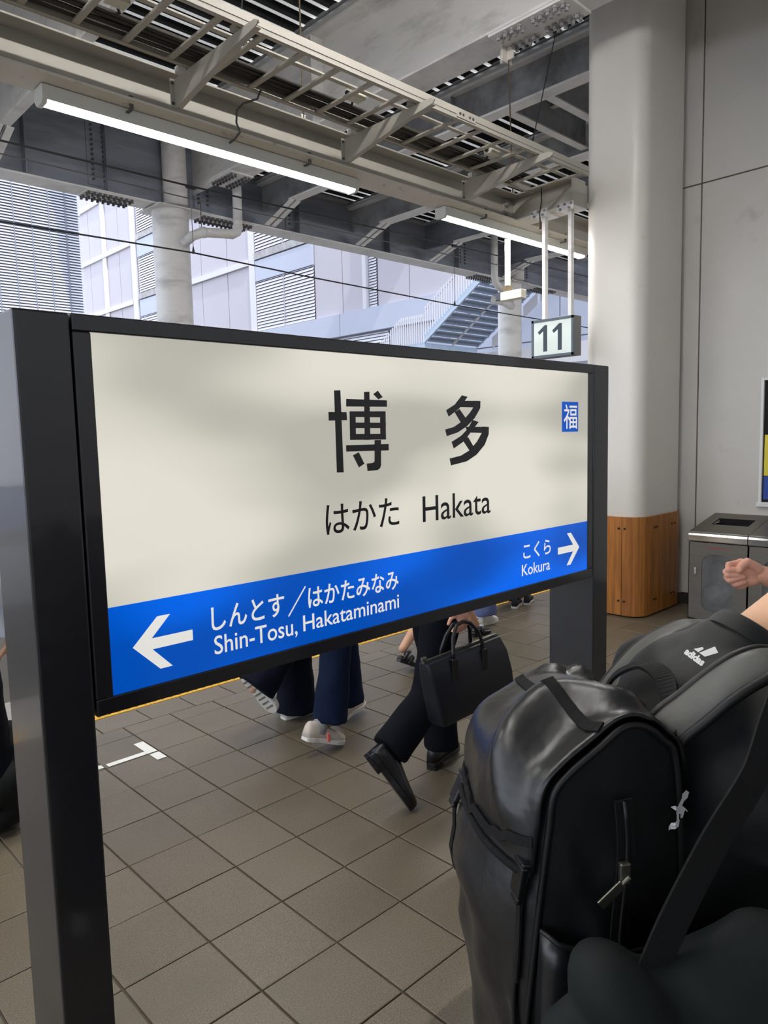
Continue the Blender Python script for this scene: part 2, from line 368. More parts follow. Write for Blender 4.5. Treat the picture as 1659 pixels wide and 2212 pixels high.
# per-tile tone: object-space noise would repeat on every tile, so the tile material reads world position
nt = M['tile'].node_tree; geo = nt.nodes.new('ShaderNodeNewGeometry'); nt.links.new(geo.outputs['Position'], nt.nodes['Mapping'].inputs[0])
oi = nt.nodes.new('ShaderNodeObjectInfo'); bs = nt.nodes['Principled BSDF']
lk = [l for l in nt.links if l.to_socket == bs.inputs['Base Color']][0]; srcs = lk.from_socket
hv = nt.nodes.new('ShaderNodeHueSaturation'); mr = nt.nodes.new('ShaderNodeMapRange'); mr.inputs[3].default_value = 0.92; mr.inputs[4].default_value = 1.08
nt.links.new(oi.outputs['Random'], mr.inputs[0]); nt.links.new(mr.outputs[0], hv.inputs['Value']); nt.links.new(srcs, hv.inputs['Color']); nt.links.new(hv.outputs[0], bs.inputs['Base Color'])
rest = MB()
for n_, t in enumerate(tiles):
    w, h = t[1]-t[0], t[3]-t[2]; cx, cy = (t[0]+t[1])/2, (t[2]+t[3])/2
    if n_ < 300:
        o = bpy.data.objects.new('tile', tile_mesh(w, h)); COL.objects.link(o); o.parent = pl
        o.location = (cx, cy, random.uniform(-0.0008, 0.0008)); o.rotation_euler = (random.uniform(-.0015, .0015), random.uniform(-.0015, .0015), random.uniform(-.002, .002))
    else:
        a = w/2-0.0042; b = h/2-0.002; rest.box(cx-a, cx+a, cy-b, cy+b, -0.006, -0.0004)
o = rest.build('tile', M['tile'], pl); o['kind'] = 'stuff'
# yellow tactile paving strip along the platform edge
tp = thing('tactile_paving', (5, 4.49, 0), 'yellow line of warning paving running along the platform edge', 'paving')
ym = None
for i in range(-6, 34):
    if ym is None:
        mb = MB(); mb.box(-0.148, 0.148, -0.148, 0.148, -0.004, 0.002)
        for a in range(5):
            for b in range(5):
                cx, cy = -0.118+a*0.059, -0.118+b*0.059
                mb.prism([(cx+.013*cos(k*pi/3), cy+.013*sin(k*pi/3)) for k in range(6)], lambda p: (p[0], p[1], 0.002), lambda p: (p[0], p[1], 0.007))
        t0 = mb.build('paver', M['yellow'], tp, local=True); ym = t0.data; t0.location = (-5+1.431+.15+.3*i, 0, 0)
    else:
        o = bpy.data.objects.new('paver', ym); COL.objects.link(o); o.parent = tp; o.location = (-5+1.431+.15+.3*i, 0, 0)
# floor tape marks
t1 = thing('floor_tape', (1.6, 3.66, 0), 'white tape laid as a T on the floor tiles right of the near sign post', 'tape')
MB().box(1.452, 1.672, 3.646, 3.686, 0.001, 0.0022).build('strip', M['tape'], t1)
MB().box(1.667, 1.722, 3.646, 3.822, 0.001, 0.0024).build('strip', M['tape'], t1)
MB().box(1.669, 1.722, 3.538, 3.630, 0.001, 0.0024).build('strip', M['tape'], t1)
t2 = boxo('floor_tape', M['tape'], (0.70, 1.43, 3.655, 3.695, 0.001, 0.0022)); tag(t2, 'white tape strip on the floor at the left edge behind the near sign post', 'tape')
# track bed, rails, sleepers and the far platform
for yy in (5.95, 7.017):
    MB().box(-30, 23.7, yy-0.033, yy+0.033, -0.98, -0.84).build('rail', M['rail'])
rails = [o for o in COL.objects if o.name.startswith('rail')]
for n_, o in enumerate(rails): tag(o, ('steel rail of the track nearest the platform', 'steel rail of the track farther from the platform')[n_], 'rail')
sl = MB()
for k in range(-30, 39): sl.box(k*0.6-.11, k*0.6+.11, 5.4, 7.6, -1.15, -0.98)
o = sl.build('sleeper', M['concrete'], g); o['kind'] = 'stuff'
fp = boxo('floor', M['concrete'], (-30, 40, 8.2, 13.2, -1.15, 0.0)); struct(fp)

sky_screen = boxo('wall_left', M['shaft'], (-20, 26, -14.2, -14.0, -1.15, 9.0)); struct(sky_screen)  # unseen wall, added to block sky light from behind
sky_screen['label'] = 'unseen grey wall added behind the camera to block the sky'
# ================================================================== ELEVATOR SHAFT WALL, PILLAR
wall = boxo('wall_right', M['seal'], (6.915, 9.1, -2.2, 3.34, -0.004, 5.94)); struct(wall)
def wpanel(y0, y1, z0, z1): MB().box(6.90, 6.925, y0, y1, z0, z1).build('panel', M['shaft'], wall, bev=0.003, segs=1)
for y0, y1 in ((2.937, 3.34), (1.55, 2.925), (0.16, 1.538), (-1.2, 0.148), (-2.2, -1.212)):
    wpanel(y0, y1, 0.1, 3.905); wpanel(y0, y1, 3.917, 5.94)
bb = boxo('baseboard_right', M['base'], (6.888, 6.93, -2.2, 3.05, 0.0, 0.11)); struct(bb)
def column_ring(x0, x1, y0, y1, r, z): return [(a, b, z) for a, b in rrect(x0, x1, y0, y1, r, 8)]
mb = MB(); mb.rings([column_ring(6.05, 6.898, 3.06, 3.64, 0.13, 0.0), column_ring(6.05, 6.898, 3.06, 3.64, 0.13, 5.94)])
pil = thing('pillar', (6.47, 3.35, 0), 'off-white square pillar with rounded corners rising from wooden cladding', 'pillar')
o = mb.build('shaft', M['pillar'], pil, smooth=True)
e = o.modifiers.new('e', 'EDGE_SPLIT'); e.split_angle = radians(40)
# oak cladding boards around the foot
outl = rrect(6.025, 6.896, 3.035, 3.665, 0.15, 16)
def plen(P):
    L = [0]
    for i in range(len(P)): L.append(L[-1]+(V(P[(i+1) % len(P)])-V(P[i])).length)
    return L
PL = plen(outl)
def pat(s):
    s %= PL[-1]
    for i in range(len(outl)):
        if PL[i] <= s <= PL[i+1]:
            t = (s-PL[i])/max(1e-9, PL[i+1]-PL[i]); return V(outl[i]).lerp(V(outl[(i+1) % len(outl)]), t)
def snear(pt): return min(range(2000), key=lambda k: (pat(k/2000*PL[-1])-V(pt)).length)/2000*PL[-1]
cuts = sorted([snear((6.025, 3.53)), snear((6.025, 3.218)), snear((6.44, 3.035)), snear((6.66, 3.035)), snear((6.896, 3.05)), snear((6.896, 3.65)), snear((6.5, 3.665))])
clad = thing('wooden_cladding', (6.47, 3.35, 0), 'curved oak strip cladding wrapped round the foot of the white pillar', 'cladding')
for a, b in zip(cuts, cuts[1:]+[cuts[0]+PL[-1]]):
    ss = [a+0.002+(b-a-0.004)*k/18 for k in range(19)]; mb = MB(); outer = []; inner = []
    for s in ss:
        p = pat(s); q = pat(s+0.002); t = (q-p).normalized(); n_ = V((t.y, -t.x)); outer.append(p); inner.append(p-n_*0.018)
    for z0, z1 in ((0.012, 0.915),):
        R0 = [(p.x, p.y, z0) for p in outer]; R1 = [(p.x, p.y, z1) for p in outer]; R2 = [(p.x, p.y, z1) for p in inner]; R3 = [(p.x, p.y, z0) for p in inner]
        mb.rings([[R0[k], R1[k], R2[k], R3[k]] for k in range(len(ss))])
    mb.build('board', M['wood'], clad, bev=0.002, segs=1)
for (x, y, nx, ny) in ((6.025, 3.246, -1, 0), (6.025, 3.19, -1, 0), (6.285, 3.035, 0, -1), (6.325, 3.035, 0, -1), (6.63, 3.035, 0, -1), (6.69, 3.035, 0, -1)):
    for z in (0.81, 0.145):
        mb = MB(); c = V((x, y, z)); n_ = V((nx, ny, 0)); mb.tube([c-n_*.002, c+n_*.004, c+n_*.006], [0.011, 0.011, 0.007], 12); mb.build('screw_cap', M['buckle'], clad)
o = MB().rings([column_ring(6.04, 6.893, 3.05, 3.65, 0.14, 0.0), column_ring(6.04, 6.893, 3.05, 3.65, 0.14, 0.03)]).build('plinth', M['groove'], clad)
# framed poster at the right edge of the wall
po = thing('poster_frame', (6.9, 1.9, 1.5), 'white framed poster with yellow and blue print cut by the right picture edge', 'poster')
MB().box(6.86, 6.90, 2.335, 2.36, 1.02, 2.12).box(6.86, 6.90, 1.45, 1.475, 1.02, 2.12).box(6.86, 6.90, 1.475, 2.335, 2.095, 2.12).box(6.855, 6.90, 1.44, 2.375, 0.985, 1.025).build('frame', M['white'], po, bev=0.003)
boxo('board', M['groove'], (6.885, 6.898, 1.475, 2.335, 1.025, 2.095), po)
boxo('print', M['yelprint'], (6.882, 6.885, 1.49, 2.325, 1.26, 1.62), po)
boxo('print', M['blueprint'], (6.882, 6.885, 1.49, 2.325, 1.05, 1.255), po)

# ================================================================== RUBBISH BINS
def make_bin(y1, w, label, first):
    y0 = y1-w
    t = thing('rubbish_bin', (6.6, (y0+y1)/2, 0), label, 'bin', 'stainless rubbish bins against the wall')
    # body shell with a window opening in the front
    mb = MB(); F0 = 6.335
    wy0, wy1, wz0, wz1 = y0+0.115, y1-0.115, 0.09, 0.60
    out = [(y0, 0.01), (y1, 0.01), (y1, 0.70), (y0, 0.70)]
    hole = rrect(wy0, wy1, wz0, wz1, 0.09, 6)
    n = len(hole)
    def front(x):
        return [(x, a, b) for a, b in out]+[(x, a, b) for a, b in hole]
    # face as quads fan between outer corners and hole quarters (hole starts at +y,+z corner)
    fs = []
    q = n//4
    corner = {0: 2, 1: 3, 2: 0, 3: 1}
    for c in range(4):
        oc = corner[c]
        for k in range(q-1): fs.append((oc, 4+c*q+k, 4+c*q+k+1))
        fs.append((oc, 4+c*q+q-1, 4+((c+1) % 4)*q, corner[(c+1) % 4]))
    mb.add(front(F0), fs); mb.add(front(F0+0.012), fs)
    mb.add([(F0, a, b) for a, b in hole]+[(F0+0.012, a, b) for a, b in hole], [(k, (k+1) % n, n+(k+1) % n, n+k) for k in range(n)])
    mb.box(F0, 6.88, y0, y0+0.006, 0.01, 0.70); mb.box(F0, 6.88, y1-0.006, y1, 0.01, 0.70); mb.box(6.874, 6.88, y0, y1, 0.01, 0.80)
    mb.box(F0, 6.88, y0, y1, 0.01, 0.018)
    mb.build('body', M['inox'], t)
    # top: gently sloped sheet with rounded nosing and a rectangular mouth
    prof = []
    def ztop(x): return 0.792+(x-6.34)/(6.89-6.34)*0.112
    my0, my1, mx0, mx1 = y0+0.085, y1-0.10, 6.56, 6.75
    top = MB()
    for (a, b, c, d) in ((6.345, mx0, y0, y1), (mx1, 6.89, y0, y1), (mx0, mx1, y0, my0), (mx0, mx1, my1, y1)):
        vs = []
        for x in (a, b):
            for y in (c, d): vs += [(x, y, ztop(x)), (x, y, ztop(x)-0.012)]
        top.add(vs, [(0, 2, 6, 4), (1, 5, 7, 3), (0, 4, 5, 1), (2, 3, 7, 6), (0, 1, 3, 2), (4, 6, 7, 5)])
    top.box(6.35, 6.885, y0+.002, y0+.008, 0.69, 0.80); top.box(6.35, 6.885, y1-.008, y1-.002, 0.69, 0.80)
    top.build('top', M['inox'], t)
    nose = [(6.346, 0.793), (6.330, 0.789), (6.318, 0.778), (6.312, 0.762), (6.312, 0.715), (6.318, 0.708), (6.340, 0.706), (6.350, 0.72)]
    MB().prism(nose, lambda p: (p[0], y0+0.001, p[1]), lambda p: (p[0], y1-0.001, p[1])).build('front_nosing', M['inoxb'], t, smooth=False, bev=0.003)
    # mouth liner and rubbish inside
    li = MB()
    for (a, b, c, d) in ((mx0, mx0+.004, my0, my1), (mx1-.004, mx1, my0, my1), (mx0, mx1, my0, my0+.004), (mx0, mx1, my1-.004, my1)): li.box(a, b, c, d, 0.66, ztop(a)-0.002)
    li.box(mx0, mx1, my0, my1, 0.655, 0.66)
    li.build('mouth', M['hole'], t)
    rb = bmesh.new(); rnd = random.Random(3 if first else 5)
    for k in range(9): ball(rb, (rnd.uniform(6.50, 6.74), rnd.uniform(y0+.13, y1-.13), rnd.uniform(0.12, 0.50)), rnd.uniform(.05, .09), rnd.uniform(.06, .10), rnd.uniform(.06, .12))
    melt(rb, 'rubbish_bag', M['bag'], t, 0.016, 3, amp=0.02, freq=14)
    boxo('liner', M['hole'], (6.80, 6.81, y0+.02, y1-.02, .03, .66), t)
    win = MB().prism(rrect(wy0-.004, wy1+.004, wz0-.004, wz1+.004, 0.094, 6), lambda p: (F0+.004, p[0], p[1]), lambda p: (F0+.007, p[0], p[1])); win.build('window', M['acrylic'], t)
    MB().box(6.328, 6.335, y1-.073, y1-.048, 0.415, 0.475).build('lock', M['inoxb'], t, bev=0.004)
    lettering('label_print', 'その他のゴミ', M['red'], t, (0, 0.21, 0, 0.026), lambda a, b, th: (F0-0.0012, y1-0.145-a, 0.645+b))
    lettering('label_print', 'その他のゴミ', M['red'], t, (0, 0.20, 0, 0.03), lambda a, b, th: (6.80+b, y1-0.16-a, ztop(6.80+b)+0.0012))
make_bin(2.742, 0.498, 'stainless rubbish bin with red print, left one of the pair beside the oak-clad pillar', True)
make_bin(2.241, 0.498, 'stainless rubbish bin cut by the right picture edge, right one of the pair', False)

# ================================================================== STATION NAME SIGN
TA = [[(1.659, 1.794), (1.684, 1.79), (1.646, 1.756), (1.599, 1.732), (1.588, 1.75), (1.627, 1.767)], [(1.639, 1.778), (1.744, 1.779), (1.743, 1.759), (1.639, 1.76)], [(1.713, 1.779), (1.744, 1.779), (1.742, 1.757), (1.716, 1.728), (1.678, 1.703), (1.637, 1.686), (1.589, 1.676), (1.583, 1.695), (1.621, 1.702), (1.662, 1.72), (1.695, 1.744), (1.714, 1.762)], [(1.625, 1.745), (1.646, 1.754), (1.678, 1.724), (1.654, 1.713)], [(1.707, 1.722), (1.734, 1.716), (1.703, 1.691), (1.665, 1.66), (1.619, 1.64), (1.61, 1.659), (1.653, 1.676), (1.684, 1.696)], [(1.674, 1.702), (1.783, 1.701), (1.782, 1.682), (1.682, 1.685)], [(1.751, 1.702), (1.783, 1.701), (1.782, 1.679), (1.762, 1.647), (1.722, 1.618), (1.676, 1.6), (1.606, 1.591), (1.6, 1.611), (1.652, 1.618), (1.693, 1.633), (1.727, 1.658), (1.749, 1.682)], [(1.661, 1.662), (1.683, 1.672), (1.71, 1.641), (1.693, 1.629)]]
HAKU = [[(1.171, 1.795), (1.191, 1.796), (1.194, 1.591), (1.172, 1.592)], [(1.151, 1.742), (1.209, 1.742), (1.21, 1.722), (1.151, 1.721)], [(1.21, 1.775), (1.351, 1.774), (1.351, 1.757), (1.209, 1.756)], [(1.271, 1.794), (1.289, 1.795), (1.288, 1.671), (1.269, 1.671)], [(1.303, 1.789), (1.319, 1.798), (1.336, 1.782), (1.321, 1.776)], [(1.22, 1.744), (1.239, 1.744), (1.238, 1.672), (1.219, 1.672)], [(1.326, 1.745), (1.345, 1.745), (1.344, 1.671), (1.325, 1.671)], [(1.22, 1.744), (1.345, 1.745), (1.344, 1.729), (1.22, 1.73)], [(1.22, 1.716), (1.345, 1.715), (1.344, 1.701), (1.219, 1.702)], [(1.219, 1.687), (1.344, 1.686), (1.344, 1.671), (1.219, 1.672)], [(1.205, 1.659), (1.353, 1.659), (1.353, 1.642), (1.205, 1.643)], [(1.227, 1.633), (1.246, 1.64), (1.264, 1.61), (1.246, 1.602)], [(1.304, 1.67), (1.325, 1.67), (1.323, 1.603), (1.319, 1.596), (1.309, 1.591), (1.276, 1.591), (1.274, 1.61), (1.296, 1.611), (1.302, 1.615)]]
sg = thing('station_sign', (1.475, 1.49, 0), 'large backlit station name sign reading 博多 Hakata on two black posts', 'sign')
YS = 1.400
def post(x0, x1): return boxo('post', M['black'], (x0, x1, YS, 1.592, 0.0, 1.922), sg, bev=0.005)
post(0.438, 0.538); post(2.408, 2.514)
boxo('frame_gap', M['groove'], (0.536, 2.410, YS+0.03, 1.58, 1.150, 1.912), sg)
fr = MB()
fr.box(0.5415, 2.4045, YS+.0005, 1.588, 1.889, 1.922); fr.box(0.5415, 2.4045, YS+.0005, 1.588, 1.139, 1.174)
fr.box(0.5415, 0.577, YS+.0005, 1.588, 1.174, 1.889); fr.box(2.371, 2.4045, YS+.0005, 1.588, 1.174, 1.889)
fr.build('frame', M['black'], sg, bev=0.003)
for side in (0, 1):
    yy = YS+0.008 if side == 0 else 1.582
    sgn = -1 if side == 0 else 1
    def P(a, b, th, yy=yy, sgn=sgn, side=side): return ((a if side == 0 else 2.947-a), yy+sgn*th, b)
    def slab(name, m, x0, x1, z0, z1, th):
        a = P(x0, z0, 0); b = P(x1, z1, th)
        return boxo(name, m, (min(a[0], b[0]), max(a[0], b[0]), min(a[1], b[1]), max(a[1], b[1]), z0, z1), sg)
    slab('name_panel', M['lit'], 0.577, 2.371, 1.353, 1.889, 0.004)
    slab('direction_panel', M['litblue'], 0.577, 2.371, 1.174, 1.3525, 0.004)
    T = 0.0052
    def txt(s, m, box, w=0.0, th=T): return lettering('lettering', s, m, sg, box, P, w, th)
    for strokes in (HAKU, TA):
        mb = MB()
        for kk, st_ in enumerate(strokes):
            pp = [(x_*1.0058, 1.676+(z_-1.676)*1.0058) for x_, z_ in st_]; mb.prism(pp, lambda p: P(p[0], p[1], .0042), lambda p, kk=kk: P(p[0], p[1], T+kk*.00012))
        mb.build('lettering', M['ink'], sg)
    txt('はかた', M['ink'], (1.137, 1.396, 1.437, 1.514), 0.006)
    txt('Hakata', M['ink'], (1.490, 1.799, 1.434, 1.508), 0.004)
    slab('badge', M['litblue'], 2.203, 2.306, 1.681, 1.785, 0.0048)
    txt('福', M['litletter'], (2.212, 2.298, 1.691, 1.776), 0.006, 0.0056)
    txt('しんとす', M['litletter'], (0.805, 1.002, 1.259, 1.313), 0.012); txt('／', M['litletter'], (1.012, 1.068, 1.252, 1.320), 0.008); txt('はかたみなみ', M['litletter'], (1.074, 1.388, 1.261, 1.314), 0.012)
    txt('Shin-Tosu,', M['litletter'], (0.809, 1.038, 1.198, 1.247), 0.006); txt('Hakataminami', M['litletter'], (1.056, 1.388, 1.207, 1.247), 0.006)
    txt('こくら', M['litletter'], (1.971, 2.132, 1.262, 1.316), 0.012)
    txt('Kokura', M['litletter'], (1.963, 2.127, 1.208, 1.246), 0.006)
    for arrow in ([(0.623, 1.262), (0.679, 1.317), (0.708, 1.317), (0.664, 1.273), (0.758, 1.273), (0.758, 1.250), (0.665, 1.250), (0.708, 1.205), (0.680, 1.205)],
                  [(2.316, 1.264), (2.260, 1.322), (2.236, 1.322), (2.276, 1.277), (2.178, 1.277), (2.178, 1.253), (2.276, 1.253), (2.234, 1.207), (2.258, 1.207)]):
        MB().prism(arrow, lambda p: P(p[0], p[1], 0.0042), lambda p: P(p[0], p[1], T)).build('arrow', M['litletter'], sg)

# ================================================================== ROOF STEEL
def girder(name, label, x0, x1, y0, y1, web_m, z0=5.0, z1=5.93, tf=0.30, fl_end=None, stiff=(), tw=0.016, fm=None):
    xc = (x0+x1)/2; t = thing(name, (xc, (y0+y1)/2, z0), label, 'girder', None)
    boxo('web', web_m, (xc-tw/2, xc+tw/2, y0, y1, z0+.01, z1), t)
    boxo('bottom_flange', fm or M['steelwhite'], (x0, x1, y0, fl_end or y1, z0-.012, z0+.012), t, bev=0.002, segs=1)
    boxo('top_flange', fm or M['steelwhite'], (xc-tf/2, xc+tf/2, y0, y1, z1-.015, z1+.01), t)
    boxo('flashing', M['flash'], (xc-tf/2-.05, xc-tf/2+.02, y0, y1, z1+.01, z1+.035), t)
    for ys in stiff:
        boxo('stiffener', web_m, (x0+.01, x1-.01, ys-.006, ys+.006, z0+.012, z1-.015), t)
    return t
def bolts(t, pts, nrm, m, r=0.016, h=0.022, name='bolt'):
    nrm = V(nrm)
    base = None; off = WLOC.get(t.name, V((0, 0, 0)))
    for p in pts:
        if base is None:
            mb = MB(); mb.tube([V((0, 0, 0)), nrm*h*.35], r*1.45, 8); mb.tube([nrm*h*.35, nrm*h], r, 6)
            o = mb.build(name, m, t, local=True); base = o.data
        else:
            o = bpy.data.objects.new(name, base); COL.objects.link(o); o.parent = t
        o.location = V(p)-off
def bolts_joined(t, pts, nrm, m, r=0.016, h=0.022):
    nrm = V(nrm); mb = MB()
    for p in pts: p = V(p); mb.tube([p, p+nrm*h], r, 6)
    o = mb.build('bolt_row', m, t); o['kind'] = 'stuff'
def knee(t, x):
    for dx in (-0.055, 0.055):
        MB().bar((x+dx, 8.36, 4.985), (x+dx, 8.98, 4.78), 0.075, 0.012).build('knee_plate', M['steelwhite'], t)
    MB().bar((x, 8.36, 5.03), (x, 8.98, 4.82), 0.012, 0.09).build('knee_web', M['steelgrey'], t)
gmat = {}
G = []
for (x0, x1, y0, y1, wm, lab, stiff) in (
    # x0, x1, y0, y1, web material, label, stiffeners
    (0.20, 0.32, -8.9, 9.14, M['steelwhite'], 'white roof girder nearest the camera, above the left picture edge', ()),
    (2.63, 2.74, -8.9, 9.14, M['steelwhite'], 'white roof girder crossing above the cable tray at the upper left corner', (6.33,)),
    (5.12, 5.47, -8.9, 9.14, M['steelwhite'], 'broad white roof girder with the bolted splice plate at top centre', (6.33, 2.2)),
    (6.34, 6.50, 3.67, 9.14, M['steelgrey'], 'sooty grey roof girder with white lower flange touching the white pillar', (5.45,)),
    (8.07, 8.27, 3.36, 9.14, M['steelgrey'], 'grey roof girder glimpsed just above the cable tray left of the pillar', ()),
    (9.83, 10.0, -8.9, 9.14, M['steelblue'], 'roof girder above the second lamp beyond the pillar', ()),
    (11.9, 12.2, -8.9, 9.14, M['steelblue'], 'farthest roof girder over the second round column', ())):
    t = girder('roof_girder', lab, x0, x1, y0, y1, wm, fl_end=8.42, stiff=stiff, z1=5.37 if 6 < x0 < 9 else 5.93, tf=.18 if 6 < x0 < 9 else .30); G.append(t)
    knee(t, (x0+x1)/2) if x0 != 5.12 else None
# splice on the broad girder
G1 = G[2]
boxo('splice_plate', M['steelwhite'], (5.125, 5.465, 3.22, 3.98, 4.966, 4.988), G1, bev=0.002, segs=1)
pts = [(5.165+dx, 3.29+k*0.068, 4.966) for k in range(10) if k != 5 for dx in (0.0, 0.055, 0.205, 0.26)]
bolts(G1, pts, (0, 0, -1), M['bolt'], 0.0165, 0.04)
boxo('splice_plate', M['steelwhite'], (5.125, 5.465, 7.95, 8.5, 4.966, 4.988), G1, bev=0.002, segs=1)
bolts_joined(G1, [(5.165+dx, 8.0+k*0.07, 4.966) for k in range(7) for dx in (0, .06, .2, .26)], (0, 0, -1), M['darkbolt'], 0.018, 0.035)
MB().box(5.30, 5.44, 3.965, 3.977, 4.84, 4.966).box(5.368, 5.38, 3.90, 4.04, 4.86, 4.966).build('gusset', M['creamflange'], G1)
# secondary beams between the two grey girders
for yb, lab in ((4.35, 'short white beam linking the two grey roof girders, nearer the pillar'), (4.83, 'short white beam linking the two grey roof girders, farther from the pillar')):
    t = thing('roof_beam', (7.28, yb, 5.05), lab, 'beam')
    boxo('flange', M['steelwhite'], (6.5, 8.07, yb-.05, yb+.05, 5.04, 5.055), t); boxo('web', M['steelgrey'], (6.5, 8.07, yb-.006, yb+.006, 5.055, 5.40), t)
for x in (6.85, 7.35):
    t = thing('roof_beam', (x, 4.6, 5.3), 'tiny white strut between the two short roof beams, %s one' % ('first' if x < 7 else 'second'), 'beam')
    boxo('flange', M['steelwhite'], (x-.03, x+.03, 4.357, 4.823, 5.30, 5.312), t); boxo('web', M['steelgrey'], (x-.005, x+.005, 4.357, 4.823, 5.312, 5.40), t)

# longitudinal girder over the tracks
FG = thing('edge_girder', (5, 9.15, 4.76), 'long dark blue-grey girder along the far roof edge on round columns', 'girder')
boxo('web', M['steelblue'], (-14, 20, 9.14, 9.16, 4.77, 5.95), FG)
boxo('bottom_flange', M['steelwhite'], (-14, 20, 9.0, 9.32, 4.75, 4.772), FG, bev=0.002, segs=1)
boxo('top_flange', M['steelblue'], (-14, 20, 9.0, 9.32, 5.93, 5.95), FG)
for x in (0.9, 1.9, 3.1, 4.05, 5.9, 7.0, 8.9, 10.7, 13.6): boxo('stiffener', M['steelblue'], (x-.006, x+.006, 9.02, 9.14, 4.78, 5.93), FG)
for x in (3.98, 5.42, 6.95, 10.9, 12.9):
    boxo('splice_plate', M['steelblue'], (x-.13, x+.13, 9.125, 9.14, 4.85, 5.88), FG)
    bolts_joined(FG, [(x+dx, 9.125, 4.92+k*0.058) for k in range(16) for dx in (-.07, .07)], (0, -1, 0), M['darkbolt'], 0.016, 0.03)
for x0, x1 in ((3.78, 4.40), (5.35, 6.20), (11.2, 11.9), (13.2, 14.0)):
    boxo('splice_plate', M['steelwhite'], (x0, x1, 9.01, 9.31, 4.738, 4.75), FG)
    n = int((x1-x0)/0.068)
    bolts_joined(FG, [(x0+.03+k*0.068, 9.04+dy, 4.738) for k in range(n) for dy in (0, .065, .18, .245)], (0, 0, -1), M['darkbolt'], 0.018, 0.04)
for x, lab in ((4.93, 'round white column carrying the edge girder, left one above the sign'), (12.42, 'round white column carrying the edge girder, right one behind the platform number'), (-3.0, 'round white column far off to the left')):
    t = thing('round_column', (x, 9.15, 0), lab, 'column')
    MB().tube([(x, 9.15, 0), (x, 9.15, 4.72)], 0.238, 32).build('shaft', M['steelwhite'], t, smooth=True).modifiers.new('e', 'EDGE_SPLIT').split_angle = radians(40)
    boxo('cap_plate', M['steelwhite'], (x-.30, x+.30, 8.86, 9.44, 4.718, 4.738), t, bev=0.01)
    MB().tube([(x, 8.98, 4.772), (x, 8.98, 5.9)], 0.155, 24).build('upper_shaft', M['steelwhite'], t, smooth=True)
# roof deck: folded sheet, dark foam in the hollows and white ridges, one panel per bay
ceil = MB().box(-4.6, 14.6, -9.25, -9.1, 5.95, 6.25).box(-4.6, 14.6, 9.14, 9.4, 5.955, 6.25).box(-14, -4.45, -9.2, 9.4, 6.0, 6.1).box(14.4, 20, -9.2, 9.4, 6.0, 6.1).build('ceiling', M['flash']); struct(ceil)
PIT = 0.193
def deck(x0, x1, y0, y1, zd, last):
    foam = MB(); rid = MB(); pit = PIT if zd > 5.8 else 0.176; ny = int((y1-y0)/pit)
    for k in range(ny):
        y = y0+k*pit; w = pit-0.046
        rid.add([(x0, y-.002, zd-.004), (x1, y-.002, zd-.004), (x1, y+.048, zd-.004), (x0, y+.048, zd-.004)], [(0, 1, 2, 3)])
        secs = []; L = 0.34 if x1-x0 > .8 else .2       # hollow: arched, rounded shut towards both girders
        for q_ in range(9):
            if q_ <= 4: xx = x0+L*(q_/4)**2; d = sqrt(max(0, 1-(1-(q_/4)**2)**2))
            else:
                u = (q_-4)/4; xx = x1-L+L*sin(u*pi/2); d = max(0, cos(u*pi/2))**0.7
            dep = 0.012+0.13*d
            secs.append([(xx, y+.046+w*a, zd-.002+dep*b) for a, b in ((0, 0), (.10, .55), (.28, .92), (.5, 1), (.72, .92), (.90, .55), (1, 0))])
        foam.rings(secs, cap=False, closed=False)
    foam.build('deck_hollow', M['foam'], ceil, smooth=True)
    o = rid.build('deck_ridge', M['ridge'], ceil); o['kind'] = 'stuff'
    if y0+ny*pit < y1: boxo('deck_edge', M['flash'], (x0, x1, y0+ny*pit-.01, y1+.02, zd-.004, zd+.03), ceil)
    boxo('deck_closure', M['flash'], (x1-.01, last+.01, y0, y1+.02, zd-.006, zd+.012), ceil)
xs = [-4.5, -2.1, 0.26, 2.685, 5.295, 6.42, 8.17, 9.915, 12.05, 14.5]
for a, b in zip(xs, xs[1:]):
    if a < 5.2: deck(a+0.17, b-0.20, -9.1, 9.12, 6.0, b+.17)
    else:
        deck(a+0.17, b-0.20, -9.1, 3.40, 6.0, b+.17); deck(a+0.17, b-0.13, 3.42, 9.12, 5.43, b+.17)
boxo('deck_riser', M['flash'], (5.45, 14.6, 3.40, 3.42, 5.43, 6.02), ceil)

# ================================================================== LAMP BEAM AND CABLE TRAY
HB = thing('lamp_beam', (4, 4.3, 3.66), 'cream H-section beam along the platform carrying the tube lamps', 'beam')
boxo('web', M['cream'], (-5, 16, 4.293, 4.307, 3.67, 3.885), HB)
boxo('bottom_flange', M['creamflange'], (-5, 16, 4.17, 4.43, 3.655, 3.669), HB, bev=0.002, segs=1)
boxo('top_flange', M['cream'], (-5, 16, 4.17, 4.43, 3.885, 3.897), HB, bev=0.002, segs=1)
CB = thing('cross_beam', (5.88, 3.9, 3.66), 'cream cross beam from the lamp beam to the white pillar', 'beam')
boxo('web', M['cream'], (5.873, 5.887, 3.588, 4.293, 3.67, 3.885), CB)
boxo('bottom_flange', M['creamflange'], (5.775, 5.985, 3.588, 4.168, 3.655, 3.669), CB)
boxo('top_flange', M['cream'], (5.775, 5.985, 3.588, 4.168, 3.885, 3.897), CB)
boxo('end_plate', M['cream'], (5.775, 5.985, 3.578, 3.59, 3.655, 3.897), CB); boxo('end_plate', M['cream'], (5.88, 6.06, 3.60, 3.612, 3.68, 3.88), CB)
boxo('end_cleat', M['cream'], (5.72, 5.872, 4.28, 4.292, 3.68, 3.87), CB)
bolts(CB, [(5.75, 4.28, 3.73), (5.75, 4.28, 3.82)], (0, -1, 0), M['bolt'], 0.012, 0.03)

